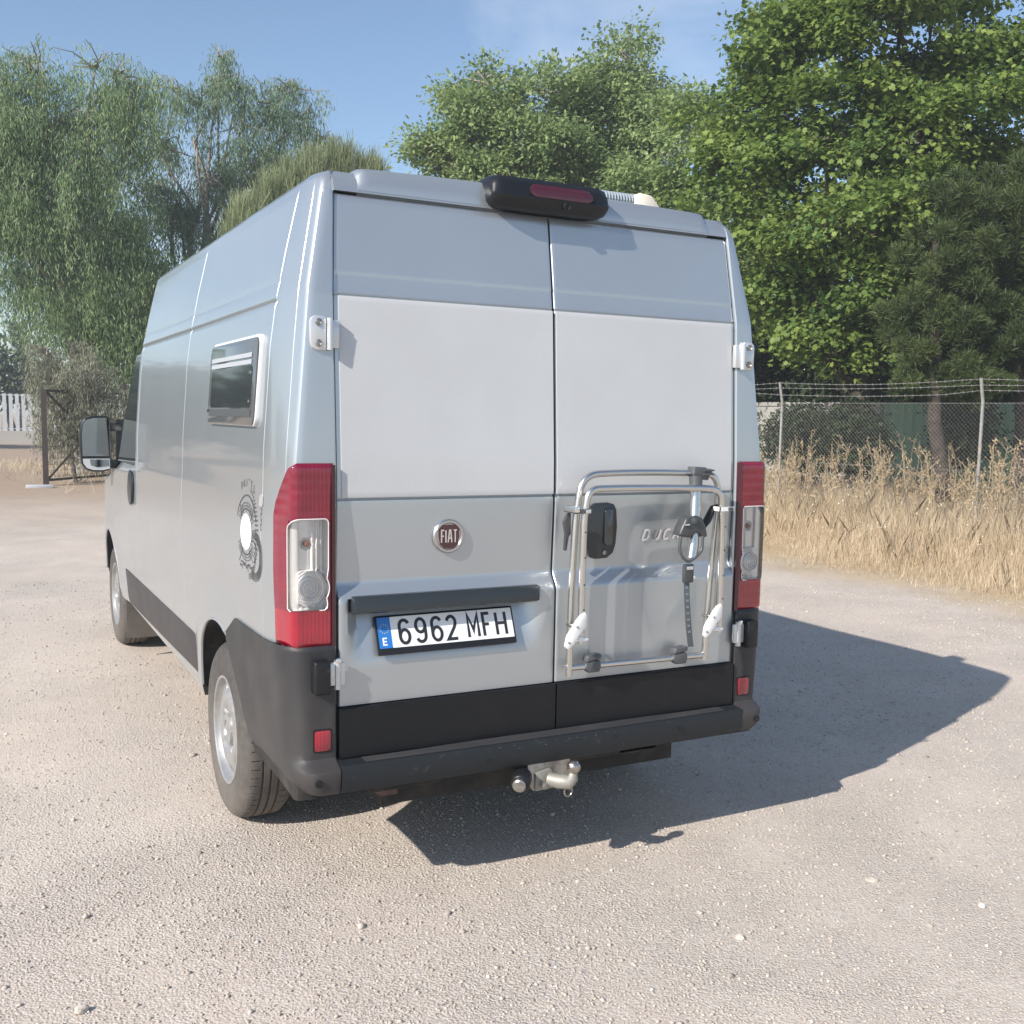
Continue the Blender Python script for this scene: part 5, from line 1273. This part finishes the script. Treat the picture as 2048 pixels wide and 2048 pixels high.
# ------------------------------------------------------------------ fences, walls, gate
def fences():
    A = np.array([9.71, 9.75]); B = np.array([10.25, 6.41]); d = (B-A); L = np.linalg.norm(d); d = d/L
    fe = empty('wire_fence', (A[0], A[1], 0), 'chain link fence with barbed wire on grey bent top posts in the dry grass', 'fence')
    nrm = np.array([-d[1]*-1, d[0]*-1]); out = np.array([-1, -.16]); out = out/np.linalg.norm(out)
    T = []
    for k in range(-5, 5):
        p = A+d*L*k; z0 = float(HGT(np.array([p[0]]), np.array([p[1]]))[0])
        q = (p[0]+out[0]*.08, p[1]+out[1]*.08)
        MB().tube([(p[0],p[1],z0-.1),(p[0],p[1],1.5),(p[0],p[1],1.99),(p[0]+out[0]*.02,p[1]+out[1]*.02,2.06),(q[0],q[1],2.30)], .023, 10).build('fence_post', GALV, fe, smooth=60)
        T.append((p, q))
    P0, P1 = A+d*L*-5, A+d*L*4; LL = np.linalg.norm(P1-P0)
    w = MB()
    for h, o_ in ((2.29,.078),(2.21,.055),(2.13,.030)):
        pts = []
        for i in range(9):
            a, b = T[i][0]+out*o_, T[i+1][0]+out*o_
            for t in np.linspace(0, 1, 7)[:-1]: pts.append((*(a+(b-a)*t), h-.05*math.sin(t*math.pi)*(1 if h > 2.25 else .6)+(.03*math.sin(i*2.1+h*9) if h < 2.2 else 0)))
        w.tube(pts, .0030, 5)
        for i in range(0, int(LL/.13)):
            t = i*.13/LL*(len(pts)-1); j = int(t); 
            if j >= len(pts)-1: break
            p = np.array(pts[j])*(1-t+j)+np.array(pts[j+1])*(t-j); w.beam(p+np.array([0,0,-.018]), p+np.array([0.004,.006,.018]), .004, .004)
    o = w.build('barbed_wire', GALV, fe, smooth=0, flip=False)
    n = MB(); H0, H1 = .08, 1.93; st = .062
    for i in range(int((LL+2)/st)):
        for s in (1, -1):
            a = i*st-(2 if s > 0 else 0); b_ = a+s*(H1-H0)
            lo, hi = a, b_; za, zb = H0, H1
            if s > 0 and lo < 0: za += -lo; lo = 0
            if s < 0 and hi < 0: zb = H0+lo; hi = 0
            if lo > LL or zb-za < .05: continue
            pa, pb = P0+d*lo, P0+d*min(max(hi, 0), LL+1)
            n.tube([(pa[0]+.004*s, pa[1], za+.05), (pb[0]+.004*s, pb[1], zb+.05)], .0010, 3)
    for h in (.15, 1.05, 1.97): n.tube([(*P0, h), (*P1, h)], .0022, 4)
    o = n.build('wire_mesh', GALV, fe, smooth=0, flip=False); o['kind'] = 'stuff'
    # grey block wall and green sheet hoarding behind the trees
    Q = lambda t: np.array([14.6, 12.2])+d*t
    wl = empty('block_wall', (*Q(-9), 0), 'low grey rendered wall in tree shade behind the wire fence', 'wall')
    n_ = np.array([d[1], -d[0]])
    a, b = Q(-26), Q(-.05); MB().beam((a[0],a[1],1.0),(b[0],b[1],1.0),.18,2.06).build('wall_face', CONC, wl, smooth=0)
    MB().beam((a[0],a[1],2.07),(b[0],b[1],2.07),.24,.08).build('coping', CONC, wl, smooth=0)
    hb = empty('green_hoarding', (*Q(4), 0), 'green corrugated sheet hoarding standing right of the grey wall', 'hoarding')
    for k in range(9):
        a, b = Q(k*2.0+.01), Q(k*2.0+1.99); rows = []
        for t in np.linspace(0, 1, 41):
            p = a+(b-a)*t+n_*.02*(1 if int(t*40) % 4 < 2 else -1); rows.append([(p[0], p[1], .0), (p[0], p[1], 2.08+.01*(k % 2))])
        MB().slab(np.array(rows), (n_[0]*.01, n_[1]*.01, 0)).build('sheet_panel', GREENS, hb, smooth=0)
CONC = mat('grey_render', (.34,.33,.31), .9, noise=(1.4,(.25,.24,.225),.4,.65), bump=(25,.3,.01))
GREENS = mat('green_sheet', (.10,.235,.13), .55, noise=(1.5,(.13,.26,.16),.4,.65))
fences()

def gate_and_left():
    gt = empty('iron_gate', (-.39, 21.6, 0), 'rusty iron gate leaf with crossed braces standing open left of the van', 'gate')
    a, b = np.array([-.39, 21.6]), np.array([1.55, 23.9]); zt, zb = 2.06, .13
    p = lambda t, z: (*(a+(b-a)*t), z)
    MB().beam(p(0,-.05),p(0,zt+.02),.11,.11).build('gate_post', WOODG, gt, smooth=0)
    MB().beam(p(1,-.05),p(1,zt+.25),.09,.09).build('gate_post', WOODG, gt, smooth=0)
    MB().beam(p(.02,zt),p(.98,zt),.05,.05).build('top_rail', WOODG, gt, smooth=0)
    MB().beam(p(.02,zb),p(.98,zb),.05,.05).build('bottom_rail', WOODG, gt, smooth=0)
    MB().beam(p(.03,zt-.02),p(.97,zb+.03),.035,.045).build('brace', WOODG, gt, smooth=0)
    MB().beam(p(.03,zb+.03),p(.97,zt-.02),.03,.04).build('brace', WOODG, gt, smooth=0)
    w = MB()
    for t in np.linspace(.06, .94, 24): w.tube([p(t,zb),p(t,1.12)], .004, 4)
    for z in np.linspace(.2, 1.12, 8): w.tube([p(.02,z),p(.98,z)], .004, 4)
    o = w.build('wire_mesh', WOODG, gt, smooth=0, flip=False); o['kind'] = 'stuff'
    s = MB().box(-.82,-.30,20.7,20.95,.0,.085).build('white_block', WHITEPANEL, None, bevel=.02); tag(s, 'small white block lying on the ground beside the foot of the iron gate', 'block')
    # far white slatted fence on a low wall
    wf = empty('slatted_fence', (-.2, 52.0, 0), 'white metal slat fence on a low wall far away at the left edge', 'fence')
    def q(x): return 52.0+.02*x
    MB().box(-24, 3.4, 51.92, 52.10, 0, .62).build('low_wall', CONCW, wf, smooth=0)
    k = 0
    for x in np.arange(-9.0, 3.4, .27):
        if k == 0:
            first = MB().box(x, x+.16, 51.97, 52.0, .62, 2.36).build('slat', WHITEM, wf, smooth=0); x0 = x
        else:
            c = first.copy(); COL.objects.link(c); c.location.x = first.location.x+(x-x0)
        k += 1
    for z in (.72, 2.30): MB().box(-9.05, 3.45, 52.003, 52.04, z-.03, z+.03).build('fence_rail', WHITEM, wf, smooth=0)
    # power line
    pl = empty('power_line', (-6, 58, 0), 'overhead power cables crossing the pale sky at the left edge', 'power line')
    for x in (-22.0, 9.0): MB().tube([(x,58,-.2),(x,58,7.6)], [.14,.09], 8).build('line_pole', WOODG, pl)
    for z in (6.6, 6.1, 5.55): MB().tube([(-22+31*t, 58, z-.25*math.sin(t*math.pi)) for t in np.linspace(0,1,15)], .018, 5).build('cable', GALV, pl)
CONCW = mat('pale_wall', (.52,.50,.46), .9)
WHITEM = mat('white_metal', (.66,.68,.70), .5)
gate_and_left()
# ------------------------------------------------------------------ thin haze volume, added partly to stand in for lens veiling
def haze():
    m = bpy.data.materials.new('haze'); m.use_nodes = True; n = m.node_tree; n.nodes.clear()
    o = n.nodes.new('ShaderNodeOutputMaterial'); v = n.nodes.new('ShaderNodeVolumePrincipled')
    v.inputs['Color'].default_value = (.86, .93, 1, 1); v.inputs['Density'].default_value = HAZE
    n.links.new(v.outputs[0], o.inputs['Volume'])
    h = MB().box(-430, 430, -260, 530, -1.2, 18).build('haze', m, None, smooth=0); h['kind'] = 'stuff'; h['label'] = 'thin bluish haze added over the yard and trees, partly for lens veiling'
HAZE = .0018
haze()
# ------------------------------------------------------------------ end
